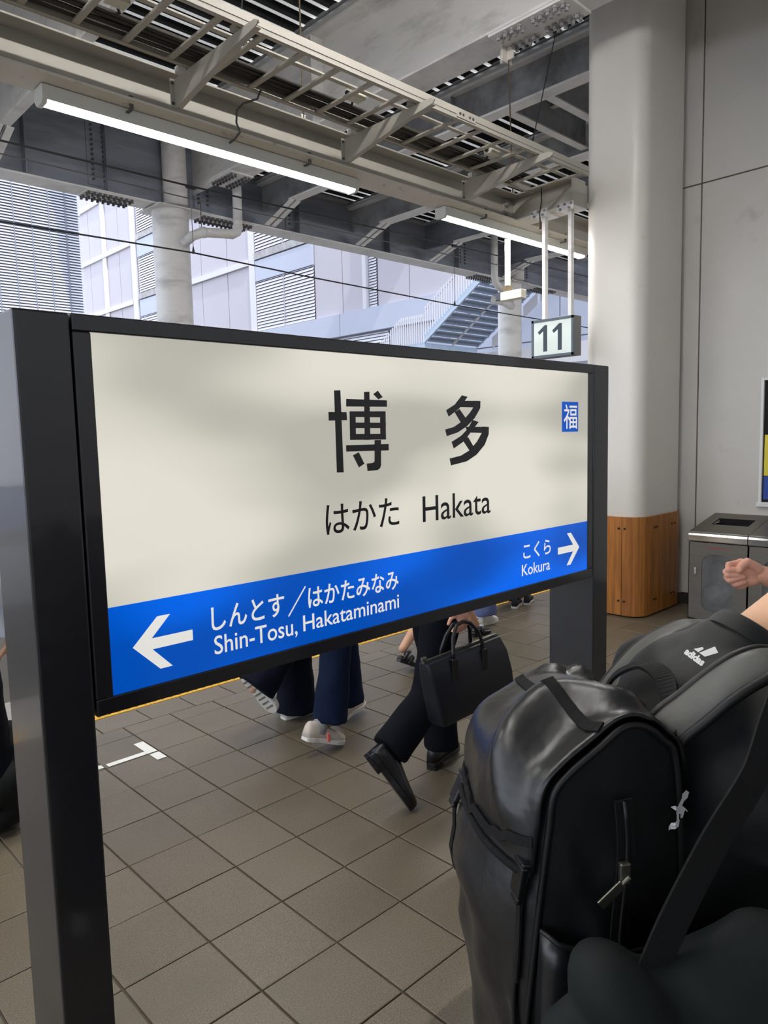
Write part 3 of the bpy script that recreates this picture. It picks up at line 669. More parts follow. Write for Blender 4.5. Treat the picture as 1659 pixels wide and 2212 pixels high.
def lamp(x0, x1, y, label, zt=3.652):
    t = thing('tube_lamp', ((x0+x1)/2, y, zt), label, 'lamp', 'tube lamps under the beams')
    pr = [(y-.060, zt), (y+.060, zt), (y+.062, zt-.078), (y+.056, zt-.081), (y+.044, zt-.072), (y-.044, zt-.072), (y-.056, zt-.081), (y-.062, zt-.078)]
    MB().prism(pr, lambda p: (x0, p[0], p[1]), lambda p: (x1, p[0], p[1])).build('housing', M['fixture'], t, bev=0.002, segs=1)
    ring = [(y-.043+.086*k/10, zt-.073-.021*sin(pi*k/10)) for k in range(11)]
    MB().prism(ring, lambda p: (x0+.03, p[0], p[1]), lambda p: (x1-.03, p[0], p[1])).build('diffuser', M['tube'], t, smooth=False)
    for xa in (x0-.004, x1-.026):
        MB().prism([(y-.060, zt), (y+.060, zt), (y+.064, zt-.07), (y+.04, zt-.098), (y-.04, zt-.098), (y-.064, zt-.07)], lambda p: (xa, p[0], p[1]), lambda p: (xa+.03, p[0], p[1])).build('end_cap', M['fixture'], t, bev=0.003)
    for xa in (x0+.48, x1-.52):
        MB().box(xa-.012, xa+.012, y-.125, y-.058, zt+.004, zt+.03).box(xa-.012, xa+.012, y-.125, y-.118, zt-.02, zt+.05).box(xa-.01, xa+.01, y-.12, y-.056, zt-.03, zt-.022).build('beam_clip', M['wiregrey'], t)
    return t
lamp(1.585, 3.905, 4.345, 'long white tube lamp on the lamp beam, left and nearer one in view')
lamp(4.91, 7.21, 4.345, 'long white tube lamp on the lamp beam, right one passing behind the number sign hangers')
for k, (a, b) in enumerate(((-1.75, 0.57), (-5.0, -2.7), (8.25, 10.55), (11.6, 13.9))):
    lamp(a, b, 4.345, ('tube lamp of the lamp beam, first one off the left edge', 'tube lamp of the lamp beam, second one off the left edge', 'tube lamp of the lamp beam, first one hidden beyond the pillar', 'tube lamp of the lamp beam, farthest beyond the pillar')[k])
# unseen bare-tube lamp rows, added out of view to brighten the ceiling
bx = thing('added_lamp_rail', (0, 2.4, 4.95), 'added unseen cream lamp rail hung under the girders between the camera and the lamp beam', 'beam')
boxo('rail', M['cream'], (-5, 4.5, 2.37, 2.43, 4.93, 4.985), bx)
bx2 = thing('added_lamp_rail', (11.5, 2.4, 4.95), 'added unseen cream lamp rail hung under the girders beyond the lift shaft', 'beam')
boxo('rail', M['cream'], (9.2, 14.2, 2.37, 2.43, 4.93, 4.985), bx2)
for n_, (a, b) in enumerate(((-4.4, -2.1), (-1.6, 0.7), (1.9, 4.2), (9.4, 11.7), (11.8, 14.1))):
    t = thing('tube_lamp', ((a+b)/2, 2.4, 4.9), 'added unseen bare tube lamp %s on the upper lamp rail' % ('one', 'two', 'three', 'four', 'five')[n_], 'lamp', 'added bare tube lamps on the upper rails')
    MB().tube([(a+.04, 2.4, 4.84), (b-.04, 2.4, 4.84)], .019, 12).build('tube', M['baretube'], t)
    for xx in (a+.02, b-.02): MB().box(xx-.02, xx+.02, 2.38, 2.42, 4.81, 4.93).build('socket', M['fixture'], t)

# brackets
BX = (2.318, 3.665, 5.02, 0.97, 6.37)
BL = ('first', 'second', 'third')
for n_, x in enumerate(BX):
    lab = ('triangular cream bracket holding the cable tray, left one of three in view', 'triangular cream bracket holding the cable tray, middle one of three in view', 'triangular cream bracket holding the cable tray, right one of three in view', 'triangular tray bracket off the left edge', 'triangular tray bracket hidden at the pillar')[n_]
    if n_ > 3: continue
    t = thing('tray_bracket', (x, 3.8, 3.7), lab, 'bracket', 'brackets under the cable tray')
    prof = [(4.168, 3.845), (3.36, 3.845), (3.30, 3.838), (3.275, 3.825), (3.29, 3.808), (3.36, 3.797), (3.50, 3.785), (4.14, 3.683), (4.168, 3.683)]
    MB().prism(prof, lambda p: (x-.004, p[0], p[1]), lambda p: (x+.004, p[0], p[1])).build('plate', M['cream'], t)
    lip = MB()
    for a, b in (((4.165, 3.842), (3.31, 3.842)), ((4.14, 3.685), (3.50, 3.788)), ((3.50, 3.788), (3.30, 3.806))):
        lip.bar((x+.016, a[0], a[1]), (x+.016, b[0], b[1]), 0.036, 0.005)
    lip.box(x-.03, x+.034, 4.160, 4.168, 3.683, 3.845)
    lip.build('lip', M['cream'], t)
    bolts(t, [(x-.018, 4.160, 3.705), (x-.018, 4.160, 3.822), (x+.02, 4.160, 3.70)], (0, -1, 0), M['darkbolt'], 0.007, 0.008)
    MB().box(x-.03, x+.02, 4.055, 4.10, 3.8475, 3.885).build('tray_clamp', M['white'], t); MB().box(x-.028, x+.01, 3.445, 3.50, 3.8475, 3.875).build('tray_clamp', M['cream'], t)
    for sl_y in (3.95, 3.88, 3.40): boxo('slot', M['groove'], (x+.004, x+.034, sl_y-.045, sl_y, 3.8445, 3.8455), t)
TR = thing('cable_tray', (3, 3.7, 3.85), 'cream ladder cable tray of rails and rungs resting on the brackets', 'cable tray')
ZT = 3.8485
def rail_c(y, s):
    return MB().box(-5, 5.755, y-.002, y+.002, ZT, ZT+.075).box(-5, 5.755, min(y, y+s*.028), max(y, y+s*.028), ZT, ZT+.005).box(-5, 5.755, min(y, y+s*.02), max(y, y+s*.02), ZT+.070, ZT+.075).box(-5, 5.755, min(y, y-s*.006), max(y, y-s*.006), ZT+.028, ZT+.034)
rail_c(3.405, 1).build('side_rail', M['cream'], TR); rail_c(4.0, -1).build('side_rail', M['cream'], TR)
boxo('middle_rail', M['cream'], (-5, 5.755, 3.605, 3.64, ZT+.045, ZT+.055), TR)
rg = None
k = 0
while True:
    x = 1.66-0.2685*24+0.2685*k; k += 1
    if x < -4.9: continue
    if x > 5.7: break
    if min(abs(x-b) for b in BX) < 0.05: x += 0.055
    if rg is None:
        o = MB().box(-.019, .019, 3.409, 3.996, ZT+.006, ZT+.022).build('rung', M['cream'], TR, local=True, bev=0.003, segs=1); rg = o.data
        for v in rg.vertices: v.co.y -= 3.7; v.co.z -= 3.85
    else:
        o = bpy.data.objects.new('rung', rg); COL.objects.link(o); o.parent = TR; m_ = o.modifiers.new('bevel', 'BEVEL'); m_.width = .003; m_.segments = 1
    o.location = (x-3, 0, 0)
for x in (4.13, -0.3):
    boxo('splice_plate', M['cream'], (x-.10, x+.10, 3.398, 3.403, ZT+.012, ZT+.062), TR)
    bolts(TR, [(x+dx, 3.398, ZT+.037) for dx in (-.07, -.035, .035, .07)], (0, -1, 0), M['darkbolt'], 0.007, 0.006)
def cables(label, y0, y1, z, n, seed):
    mb = MB(); rnd = random.Random(seed)
    for c in range(n):
        y = y0+(y1-y0)*(c+.5)/n; zz = z+rnd.uniform(0, .028); r = rnd.uniform(.006, .010); ph = rnd.uniform(0, 6)
        mb.tube([(-4.9+k*.37, y+.006*sin(ph+k*.9), zz+r+.003*sin(ph*2+k*1.3)) for k in range(29)], r, 6)
    o = mb.build('cable_bundle', M['cable'], None, smooth=True); tag(o, label, 'cables', None, 'stuff')
cables('thick bundle of dark cables lying along the far side of the cable tray', 3.80, 3.975, ZT+.024, 16, 1)
cables('thin bundle of dark cables lying along the near side of the cable tray', 3.43, 3.50, ZT+.024, 6, 2)
for n_, (x, lab) in enumerate(((1.76, 'small beige junction box on the cable tray at the upper left corner'), (3.36, 'small beige junction box on the cable tray left of the middle bracket'), (4.80, 'small beige junction box on the cable tray left of the right bracket'))):
    t = thing('junction_box', (x, 3.68, 3.92), lab, 'junction box', 'junction boxes on the cable tray')
    boxo('box', M['cctv'], (x-.055, x+.055, 3.655, 3.735, ZT+.024, ZT+.085), t, bev=0.004)
    MB().tube([(x-.058, 3.70, ZT+.05), (x-.075, 3.70, ZT+.05)], 0.016, 10).tube([(x+.02, 3.74, ZT+.05), (x+.06, 3.80, ZT+.045)], 0.008, 8).build('gland', M['buckle'], t)
# loose cable drooping from the tray to the lamp
o = MB().tube([(2.80, 3.96, 3.86), (2.80, 4.0, 3.82), (2.74, 4.07, 3.80), (2.71, 4.10, 3.76), (2.725, 4.135, 3.70), (2.76, 4.15, 3.655), (2.765, 4.22, 3.635), (2.765, 4.29, 3.63)], 0.0065, 8).build('loose_cable', M['wiregrey'], None, smooth=True)
tag(o, 'grey loose cable drooping from the tray to the left tube lamp', 'cable')
# hanger rods with turnbuckles
def rod(p, q, label, tb=0.35, r=0.006, m=M['rust'], lug=True):
    p = V(p); q = V(q); t = thing('hanger_rod', tuple(p), label, 'rod', 'roof hanger rods')
    MB().tube([p, q], r, 8).build('rod', m, t)
    d = q-p; a = p+d*tb; L = 0.11; dn = d.normalized()
    MB().tube([a-dn*L, a-dn*L*.7, a+dn*L*.7, a+dn*L], [r*1.2, r*2.2, r*2.2, r*1.2], 8).build('turnbuckle', m, t)
    if lug: MB().box(p.x-.02, p.x+.02, p.y-.004, p.y+.004, p.z-.008, p.z+.07).box(p.x-.05, p.x+.05, p.y-.03, p.y+.03, p.z-.02, p.z-.008).build('lug', M['creamflange'], t)
    return t
rod((3.40, 4.30, 3.917), (3.40, 4.30, 5.99), 'thin vertical hanger rod with turnbuckle rising left of the broad girder', 0.72)
rod((5.90, 4.30, 3.917), (5.372, 3.955, 4.87), 'thin hanger rod with turnbuckle hanging from the bolted splice plate', 0.18)
rod((5.12, 3.56, 3.93), (6.27, 4.07, 5.425), 'dark slanting tie wire with turnbuckle above the right tray bracket', 0.06, 0.0045, M['wire'], False)
rod((2.36, 3.50, 3.93), (3.95, 5.70, 5.99), 'dark slanting tie wire above the left tray bracket', 0.05, 0.0045, M['wire'], False)

# ================================================================== NUMBER SIGN 11, CCTV
NS = thing('platform_number_sign', (5.86, 3.8, 2.55), 'hanging backlit sign with the number 11 left of the pillar', 'sign')
sx, sy0, sy1, sz0, sz1 = 5.80, 3.573, 4.021, 2.372, 2.722
boxo('casing', M['numside'], (sx, sx+.12, sy0, sy1, sz0, sz1), NS, bev=0.004)
MB().box(sx-.008, sx+.002, sy0, sy1, sz0, sz0+.026).box(sx-.008, sx+.002, sy0, sy1, sz1-.026, sz1).box(sx-.008, sx+.002, sy0, sy0+.026, sz0, sz1).box(sx-.008, sx+.002, sy1-.026, sy1, sz0, sz1).build('frame', M['numframe'], NS, bev=0.002)
boxo('panel', M['litnum'], (sx-.003, sx-.0005, sy0+.025, sy1-.025, sz0+.025, sz1-.025), NS)
def one(yc):
    pl_ = [(-.021, 0), (.021, 0), (.021, .238), (-.008, .238), (-.080, .182), (-.064, .158), (-.021, .187)]
    MB().prism(pl_, lambda p: (sx-.0035, yc-p[0], 2.428+p[1]), lambda p: (sx-.005, yc-p[0], 2.428+p[1])).build('numeral', M['numink'], NS)
one(3.872); one(3.717)
for yh in (3.914, 3.642):
    MB().box(sx+.035, sx+.080, yh-.017, yh+.017, sz1, 3.640).build('hanger', M['steelwhite'], NS)
    MB().box(sx-.04, sx+.16, yh-.085, yh+.085, 3.640, 3.654).box(sx-.045, sx-.04, yh-.085, yh+.085, 3.625, 3.69).build('mounting_plate', M['steelwhite'], NS)
    bolts(NS, [(sx-.045, yh+d, 3.672) for d in (-.065, .0, .065)]+[(sx-.045, yh+d, 3.636) for d in (-.045, .045)], (-1, 0, 0), M['bolt'], 0.009, 0.018)
MB().tube([(5.80, 3.90, 3.91), (5.765, 3.89, 3.87), (5.76, 3.885, 3.76), (5.755, 3.90, 3.66), (5.76, 3.90, 3.56)], 0.006, 8).build('supply_cable', M['wire'], NS, smooth=True)
MB().tube([(5.76, 3.90, 3.58), (5.76, 3.90, 3.52)], 0.013, 8).build('cable_joint', M['rust'], NS)
cc = thing('cctv_camera', (5.985, 4.42, 3.04), 'boxy cream security camera on a pole hanging below the lamp beam', 'camera')
boxo('pole', M['cctv'], (5.965, 6.005, 4.412, 4.45, 3.12, 3.654), cc); boxo('pole_flange', M['cctv'], (5.93, 6.04, 4.41, 4.47, 3.642, 3.6545), cc)
MB().box(5.95, 6.02, 4.40, 4.46, 3.07, 3.13).build('swivel', M['rust'], cc)
MB().box(5.94, 6.03, 4.24, 4.49, 2.99, 3.072).build('casing', M['cctv'], cc, bev=0.006)
MB().box(5.938, 6.032, 4.49, 4.545, 2.995, 3.077).build('lens_window', M['glassdk'], cc, bev=0.006)

# ================================================================== OVERHEAD WIRES, DRAIN PIPES
def wire(label, pts, r, m): o = MB().tube(pts, r, 6).build('overhead_wire', m, None, smooth=True); tag(o, label, 'wire', 'overhead line wires'); return o
wire('black contact wire crossing lowest over the sign', [(-8, 6.6, 3.50), (2.028, 6.6, 3.515), (3.788, 6.6, 3.533), (5.2, 6.6, 3.49), (7.7, 6.6, 3.445), (9.51, 6.6, 3.44), (14, 6.6, 3.42)], 0.008, M['wire'])
wire('black carrier wire crossing under the left tube lamp', [(-8, 6.6, 4.1), (2.074, 6.6, 4.161), (3.783, 6.6, 4.164), (7.63, 6.6, 4.228), (14, 6.6, 4.30)], 0.009, M['wire'])
wire('thin grey feeder wire running along the edge girder', [(-8, 8.2, 4.7), (4.6, 8.2, 4.62), (8.6, 8.2, 4.66), (16, 8.2, 4.8)], 0.007, M['wiregrey'])
for n_, (x, z0, z1) in enumerate(((3.788, 3.54, 4.15), (7.72, 3.45, 4.22))):
    t = thing('dropper', (x, 6.6, z0), ('thin dropper wire between the two black wires beside the left column', 'thin dropper wire between the two black wires above the far stair')[n_], 'wire', 'dropper wires')
    MB().tube([(x, 6.6, z0), (x, 6.6, z1)], 0.0035, 6).build('wire', M['wiregrey'], t)
    MB().tube([(x, 6.6, z0-.015), (x, 6.6, z0+.05)], [0.016, 0.006], 8).build('clip', M['wire'], t)
    MB().tube([(x-.05, 6.6, z1+.005), (x-.03, 6.6, z1+.005), (x+.04, 6.6, z1+.005), (x+.06, 6.6, z1+.005)], [.012, .02, .02, .012], 8).build('clamp', M['wire'], t)
dp = thing('drain_pipe', (5.6, 8.5, 4.4), 'white drain pipe bending beside the left round column', 'pipe')
MB().tube([(5.60, 8.55, 5.3), (5.59, 8.55, 4.52), (5.57, 8.55, 4.45), (5.50, 8.55, 4.41), (5.30, 8.57, 4.395), (5.08, 8.6, 4.375), (4.98, 8.68, 4.33), (4.95, 8.85, 4.27)], 0.062, 16).build('pipe', M['steelwhite'], dp, smooth=True)
MB().tube([(5.12, 8.6, 4.38), (5.06, 8.61, 4.37)], 0.07, 16).tube([(5.585, 8.55, 4.54), (5.585, 8.55, 4.49)], 0.07, 16).build('coupling', M['steelwhite'], dp, smooth=True)
MB().tube([(5.07, 8.6, 4.43), (5.07, 8.6, 4.75)], 0.006, 6).build('hanger', M['rust'], dp)
dp = thing('drain_pipe', (11.1, 8.5, 4.4), 'white drain pipe bending beside the right round column', 'pipe')
MB().tube([(11.08, 8.5, 5.4), (11.08, 8.5, 4.62), (11.10, 8.5, 4.50), (11.2, 8.5, 4.42), (11.6, 8.6, 4.38), (12.0, 8.8, 4.36), (12.2, 8.95, 4.35)], 0.065, 16).build('pipe', M['steelwhite'], dp, smooth=True)
MB().tube([(11.15, 8.6, 4.18), (11.2, 8.6, 4.20), (11.6, 8.7, 4.22), (12.2, 8.95, 4.24)], [0.05, 0.075, 0.075, 0.075], 16).build('lower_pipe', M['steelwhite'], dp, smooth=True)

# ================================================================== BUILDINGS BEYOND THE TRACKS
XB = 24.0
B2 = thing('station_building', (26, 30, 0), 'pale lilac panelled building with louvre bays behind the columns', 'building')
boxo('core', M['joint'], (XB+.06, 34, 0, 62, -1.15, 26), B2)
def fp_(name, m, y0, y1, z0, z1, off=0.0, th=0.06, **k): return boxo(name, m, (XB-off, XB-off+th, y0, y1, z0, z1), B2, **k)
def louvre(y0, y1, z0, z1, pitch=0.165, m=None, bm_=None, mull=None):
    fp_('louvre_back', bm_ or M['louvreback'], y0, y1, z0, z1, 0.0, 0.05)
    mb = MB(); z = z0
    while z < z1-0.02:
        zt = min(z+pitch*0.78, z1); mb.add([(XB-.10, y0, z), (XB-.10, y1, z), (XB-.055, y1, zt), (XB-.055, y0, zt), (XB-.085, y0, z), (XB-.085, y1, z), (XB-.04, y1, zt), (XB-.04, y0, zt)], [(0, 3, 2, 1), (4, 5, 6, 7), (0, 1, 5, 4), (3, 7, 6, 2), (0, 4, 7, 3), (1, 2, 6, 5)]); z += pitch
    o = mb.build('louvre_slat', m or M['louvre'], B2); o['kind'] = 'stuff'
    if mull: fp_('mullion', M['joint'], mull-.03, mull+.03, z0, z1, 0.11, 0.03)
ST = [3.6, 7.62, 11.65, 15.68, 19.7, 23.7]
for a, b in zip(ST, ST[1:]):
    for y0, y1 in ((54.98+.05, 57.4), (57.45, 60), (52.3, 54.25), (50.3, 52.25), (40.9, 43.2), (37.98, 40.85), (35.62, 37.92)):
        fp_('wall_panel', M['facade'], y0, y1, a+.17, b-.17, 0.05, 0.1)
    for y0, y1 in ((50.25, 60), (35.62, 43.4)):
        fp_('ledge', M['facwhite'], y0, y1, b-.15, b+.15, 0.20, 0.25)
    # louvre bays
    for y0, y1, mu in ((43.4, 49.25, None), (29.85, 35.0, 32.4)):
        if y0 < 35 and a < 7: continue
        lz0 = a+.55 if (y0 > 40 or a > 8) else 7.85
        louvre(y0, y1, lz0-.2, b-1.15, mull=mu)
        fp_('spandrel', M['facblue'], y0, y1, b-1.12, b-.02, 0.12, 0.15)
        fp_('ledge', M['facgrey'], y0, y1, b+.05, b+.42, 0.16, 0.2)
fp_('pilaster', M['facwhite'], 54.3, 54.95, 3, 24, 0.14, 0.2); fp_('pilaster', M['facwhite'], 49.5, 50.2, 3, 24, 0.14, 0.2); fp_('pilaster', M['facwhite'], 35.05, 35.6, 3, 24, 0.12, 0.2)
fp_('pilaster', M['facwhite'], 25.75, 26.0, 7.75, 24, 0.25, 0.3)
for y0, y1 in ((27.7, 29.8), (26.05, 27.65), (23.15, 25.15), (20.6, 23.1), (18, 20.55), (15.4, 17.95), (12.8, 15.35), (10.2, 12.75), (5.5, 10.15), (0, 5.45)):
    fp_('wall_panel', M['facade'], y0, y1, 7.78, 13.5, 0.03, 0.09); fp_('wall_panel', M['facade'], y0, y1, 13.55, 24, 0.03, 0.09)
louvre(25.2, 25.7, 7.8, 16, 0.13, mull=None)
fp_('band', M['facblue'], 27.7, 35.6, 6.68, 7.75, 0.28, 0.34); fp_('band', M['facblue'], 19, 27.66, 6.68, 7.75, 0.28, 0.34); fp_('band', M['facblue'], 35.65, 44, 6.68, 7.6, 0.28, 0.34)
louvre(24.5, 35.6, 3.6, 6.6, 0.14, m=M['louvwhite'], mull=29.5)
for y0, y1 in ((20.6, 24.4), (18, 20.55), (15.4, 17.95), (12.8, 15.35), (10.2, 12.75), (5.5, 10.15)):
    fp_('wall_panel', M['facblue'], y0, y1, 3.6, 5.2, 0.03, 0.09); fp_('wall_panel', M['facblue'], y0, y1, 5.25, 6.65 if y0 > 18.5 else 7.72, 0.03, 0.09)
fp_('wall_panel', M['facade'], 0, 60, -1.1, 3.5, 0.03, 0.09)
# unseen box added high above to throw shade on the louvred block's corner
shade_wing = thing('shadow_box', (16.8, 22.1, 13), 'unseen box added to shade the louvred building, joined to the panelled one above the roof edge', 'shadow_caster')
boxo('deck_box', M['facade'], (9.15, 23.9, 21.2, 23.0, 12.2, 14.1), shade_wing); boxo('roof', M['facwhite'], (9.0, 23.9, 21.1, 23.1, 14.1, 14.2), shade_wing)
B1 = thing('louvred_building', (-2, 30, 0), 'building faced with fine white horizontal louvres at the left picture edge', 'building')
boxo('core', M['louvblue'], (-14, 10.55, 26.1, 34, -1.15, 22), B1)
mb = MB(); z = 0.4
while z < 13.2:
    mb.add([(-14, 25.99, z), (10.6, 25.99, z), (10.6, 26.05, z+.062), (-14, 26.05, z+.062), (-14, 26.0, z-.004), (10.6, 26.0, z-.004), (10.6, 26.06, z+.058), (-14, 26.06, z+.058)], [(0, 3, 2, 1), (4, 5, 6, 7), (0, 1, 5, 4), (3, 7, 6, 2), (0, 4, 7, 3), (1, 2, 6, 5)]); z += 0.0925
o = mb.build('louvre_slat', M['louvwhite'], B1); o['kind'] = 'stuff'
for k in range(14):
    x = 10.6-0.52-k*0.56-.0; boxo('mullion', M['louvblue'], (x-.012, x+.012, 25.96, 26.0, .3, 13.2), B1)
# far stair with railing
ST_ = thing('far_staircase', (21.5, 16, 4), 'blue-grey steel staircase with picket railing across the tracks', 'staircase')
def zi(y): return 6.9-.667*(y-15.92)
for x, w in ((20.0, .08), (21.5, .12), (23.0, .08)):
    MB().add([(x, 18.6, zi(18.6)), (x, 10.5, zi(10.5)), (x, 10.5, zi(10.5)+.38), (x, 18.6, zi(18.6)+.38), (x+w, 18.6, zi(18.6)), (x+w, 10.5, zi(10.5)), (x+w, 10.5, zi(10.5)+.38), (x+w, 18.6, zi(18.6)+.38)],
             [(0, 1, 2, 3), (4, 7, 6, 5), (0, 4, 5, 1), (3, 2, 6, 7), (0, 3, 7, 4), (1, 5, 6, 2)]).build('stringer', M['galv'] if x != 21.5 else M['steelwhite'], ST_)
n = 0; y = 18.5
while y > 10.7:
    for x0, x1 in ((20.08, 21.5), (21.62, 23.0)):
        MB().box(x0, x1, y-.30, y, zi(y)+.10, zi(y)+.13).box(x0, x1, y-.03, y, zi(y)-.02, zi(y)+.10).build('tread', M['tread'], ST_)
    y -= 0.27; n += 1
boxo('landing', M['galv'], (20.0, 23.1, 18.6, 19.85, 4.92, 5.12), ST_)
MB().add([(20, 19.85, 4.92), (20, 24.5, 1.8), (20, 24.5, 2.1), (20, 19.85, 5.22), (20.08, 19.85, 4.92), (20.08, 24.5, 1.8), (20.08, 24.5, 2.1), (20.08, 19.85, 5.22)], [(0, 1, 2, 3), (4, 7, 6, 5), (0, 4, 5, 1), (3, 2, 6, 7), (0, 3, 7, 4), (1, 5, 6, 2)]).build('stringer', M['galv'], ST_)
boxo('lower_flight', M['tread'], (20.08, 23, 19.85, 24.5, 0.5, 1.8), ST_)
boxo('landing_post', M['steelwhite'], (20.6, 20.8, 19.1, 19.3, -1.15, 4.92), ST_); boxo('landing_post', M['steelwhite'], (22.6, 22.8, 19.1, 19.3, -1.15, 4.92), ST_)
pk = MB(); y = 10.8
def zrb(y): return zi(y)+.22 if y < 18.6 else (5.12 if y < 19.8 else 5.12-.68*(y-19.8))
while y < 24:
    b = zrb(y); pk.box(19.985, 20.015, y-.022, y+.022, b, b+1.03); y += 0.115
o = pk.build('picket', M['facwhite'], ST_); o['kind'] = 'stuff'
rl = MB()
for a, b in ((10.8, 18.6), (18.6, 19.8), (19.8, 24)):
    for h in (0.92, 0.12): rl.bar((20.03, a, zrb(a+.001)+h), (20.03, b, zrb(b-.001)+h), .03, .03)
rl.build('rail', M['galv'], ST_)
boxo('side_wall', M['facwhite'], (23.12, 23.2, 10.5, 18.6, 4.2, 4.9), ST_)
mb = MB(); y = 17.9
while y > 11:
    mb.add([(23.14, y, zi(y)-.55), (23.14, y-.62, zi(y-.62)-.55), (23.14, y-.62, zi(y-.62)-.12), (23.14, y, zi(y)-.12), (23.18, y, zi(y)-.55), (23.18, y-.62, zi(y-.62)-.55), (23.18, y-.62, zi(y-.62)-.12), (23.18, y, zi(y)-.12)], [(0, 1, 2, 3), (4, 7, 6, 5), (0, 4, 5, 1), (3, 2, 6, 7), (0, 3, 7, 4), (1, 5, 6, 2)]); y -= 0.74
mb.build('side_screen', M['facwhite'], ST_)

# ================================================================== PEOPLE
def shoe(parent, heel, toe, up, kind, w=0.092):
    """heel and toe are points of the sole line"""
    heel = V(heel); toe = V(toe); X = (toe-heel); L = X.length; X.normalize(); up = V(up); up = (up-X*up.dot(X)).normalized(); Yv = up.cross(X)
    def T(a, b, c): return heel+X*(a*L)+Yv*b+up*c
    st = [(0.0, .50, .075), (.04, .62, .085), (.15, .70, .088), (.30, .66, .085), (.45, .74, .072), (.60, .92, .058), (.72, 1.0, .048), (.84, .95, .040), (.93, .74, .034), (.985, .40, .026), (1.0, .16, .018)]
    if kind == 'sandal': st = [(a, b, c*.35) for a, b, c in st]
    def ring(a, b, h, z0, grow=1.0):
        hw = w/2*b*grow; return [T(a, hw*cos(t), z0+(h)*max(0, sin(t))**0.7 if sin(t) > 0 else z0) for t in [pi*k/8 for k in range(9)]]
    up_ = MB(); up_.rings([ring(a, b, h, 0.020) for a, b, h in st])
    mu = {'sneaker': M['sneaker'], 'black': M['leather'], 'sandal': M['leather'], 'white': M['solewhite'], 'dark': M['shirtd']}[kind]
    s = up_.build('shoe', mu, parent, smooth=True)
    so = MB(); so.rings([[T(a, w/2*b*1.08, 0.026), T(a, -w/2*b*1.08, 0.026), T(a, -w/2*b*1.0, 0.0), T(a, w/2*b*1.0, 0.0)] for a, b, h in st])
    ms = {'sneaker': M['solewhite'], 'black': M['leather'], 'sandal': M['leather'], 'white': M['solewhite'], 'dark': M['solewhite']}[kind]
    o = so.build('sole', ms, s, bev=0.004)
    if kind in ('sneaker', 'white'):
        g_ = MB()
        for k in range(7): a = .1+k*.12; g_.bar(T(a, -w*.3, -.001), T(a, w*.3, -.001), .010, .004, up=up)
        g_.build('tread', M['solegrey'], s)
    if kind == 'black':
        h_ = MB(); h_.rings([[T(a, w/2*b, 0.0), T(a, -w/2*b, 0.0), T(a, -w/2*b, -.018), T(a, w/2*b, -.018)] for a, b in ((0.0, .5), (.05, .66), (.2, .7), (.27, .66))]); h_.build('heel', M['leather'], s)
    return T
def leg_cloth(name, m, parent, pts, rads, waist=None, voxel=0.012, amp=0.007):
    bm = bmesh.new()
    for (chain, rr) in zip(pts, rads):
        for i in range(len(chain)-1):
            last = i == len(chain)-2
            cap(bm, chain[i], chain[i+1], rr[i], rr[i+1], 18, ends=(True, not last))
    if waist:
        c, r = waist; ball(bm, c, r[0], r[1], r[2])
    return melt(bm, name, m, parent, voxel, 5, amp=amp, freq=11)
def hand_lumps(bm, wrist, d, up, L=0.17, curl=0.5, thumb=1, s=1.0):
    """palm and five fingers; d = finger direction, up = back of the hand"""
    wrist = V(wrist); d = V(d).normalized(); up = V(up); up = (up-d*up.dot(d)).normalized(); sd = d.cross(up)
    pc = wrist+d*.045*s
    rot = Matrix((sd, d, up)).transposed().to_4x4()
    ball(bm, pc, .040*s, .050*s, .016*s, rot)
    for k in range(4):
        off = (k-1.5)*.0195*s; ln = (.066, .078, .072, .056)[k]*s
        p = wrist+d*.085*s+sd*off; dirv = d
        for seg, f in ((0, .45), (1, .32), (2, .23)):
            ang = curl*(.9, 1.25, .9)[seg]; dirv = (dirv*cos(ang)-up*sin(ang)).normalized(); dirv = dirv
            q = p+dirv*ln*f*1.25; cap(bm, p, q, .0092*s*(1-.07*seg), .0088*s*(1-.07*seg), 10); p = q
            up2 = sd.cross(dirv)
            up = -up2 if up2.dot(up) < 0 else up2
        up = (V(up)); up = rot.to_3x3() @ V((0, 0, 1))
    p = wrist+d*.02*s+sd*(.030*s*thumb)
    q = p+(d*.55+sd*.65*thumb-up*.35).normalized()*.042*s; cap(bm, p, q, .0135*s, .011*s, 10)
    r_ = q+(d*.85+sd*.1*thumb-up*.45).normalized()*.032*s; cap(bm, q, r_, .0105*s, .009*s, 10)
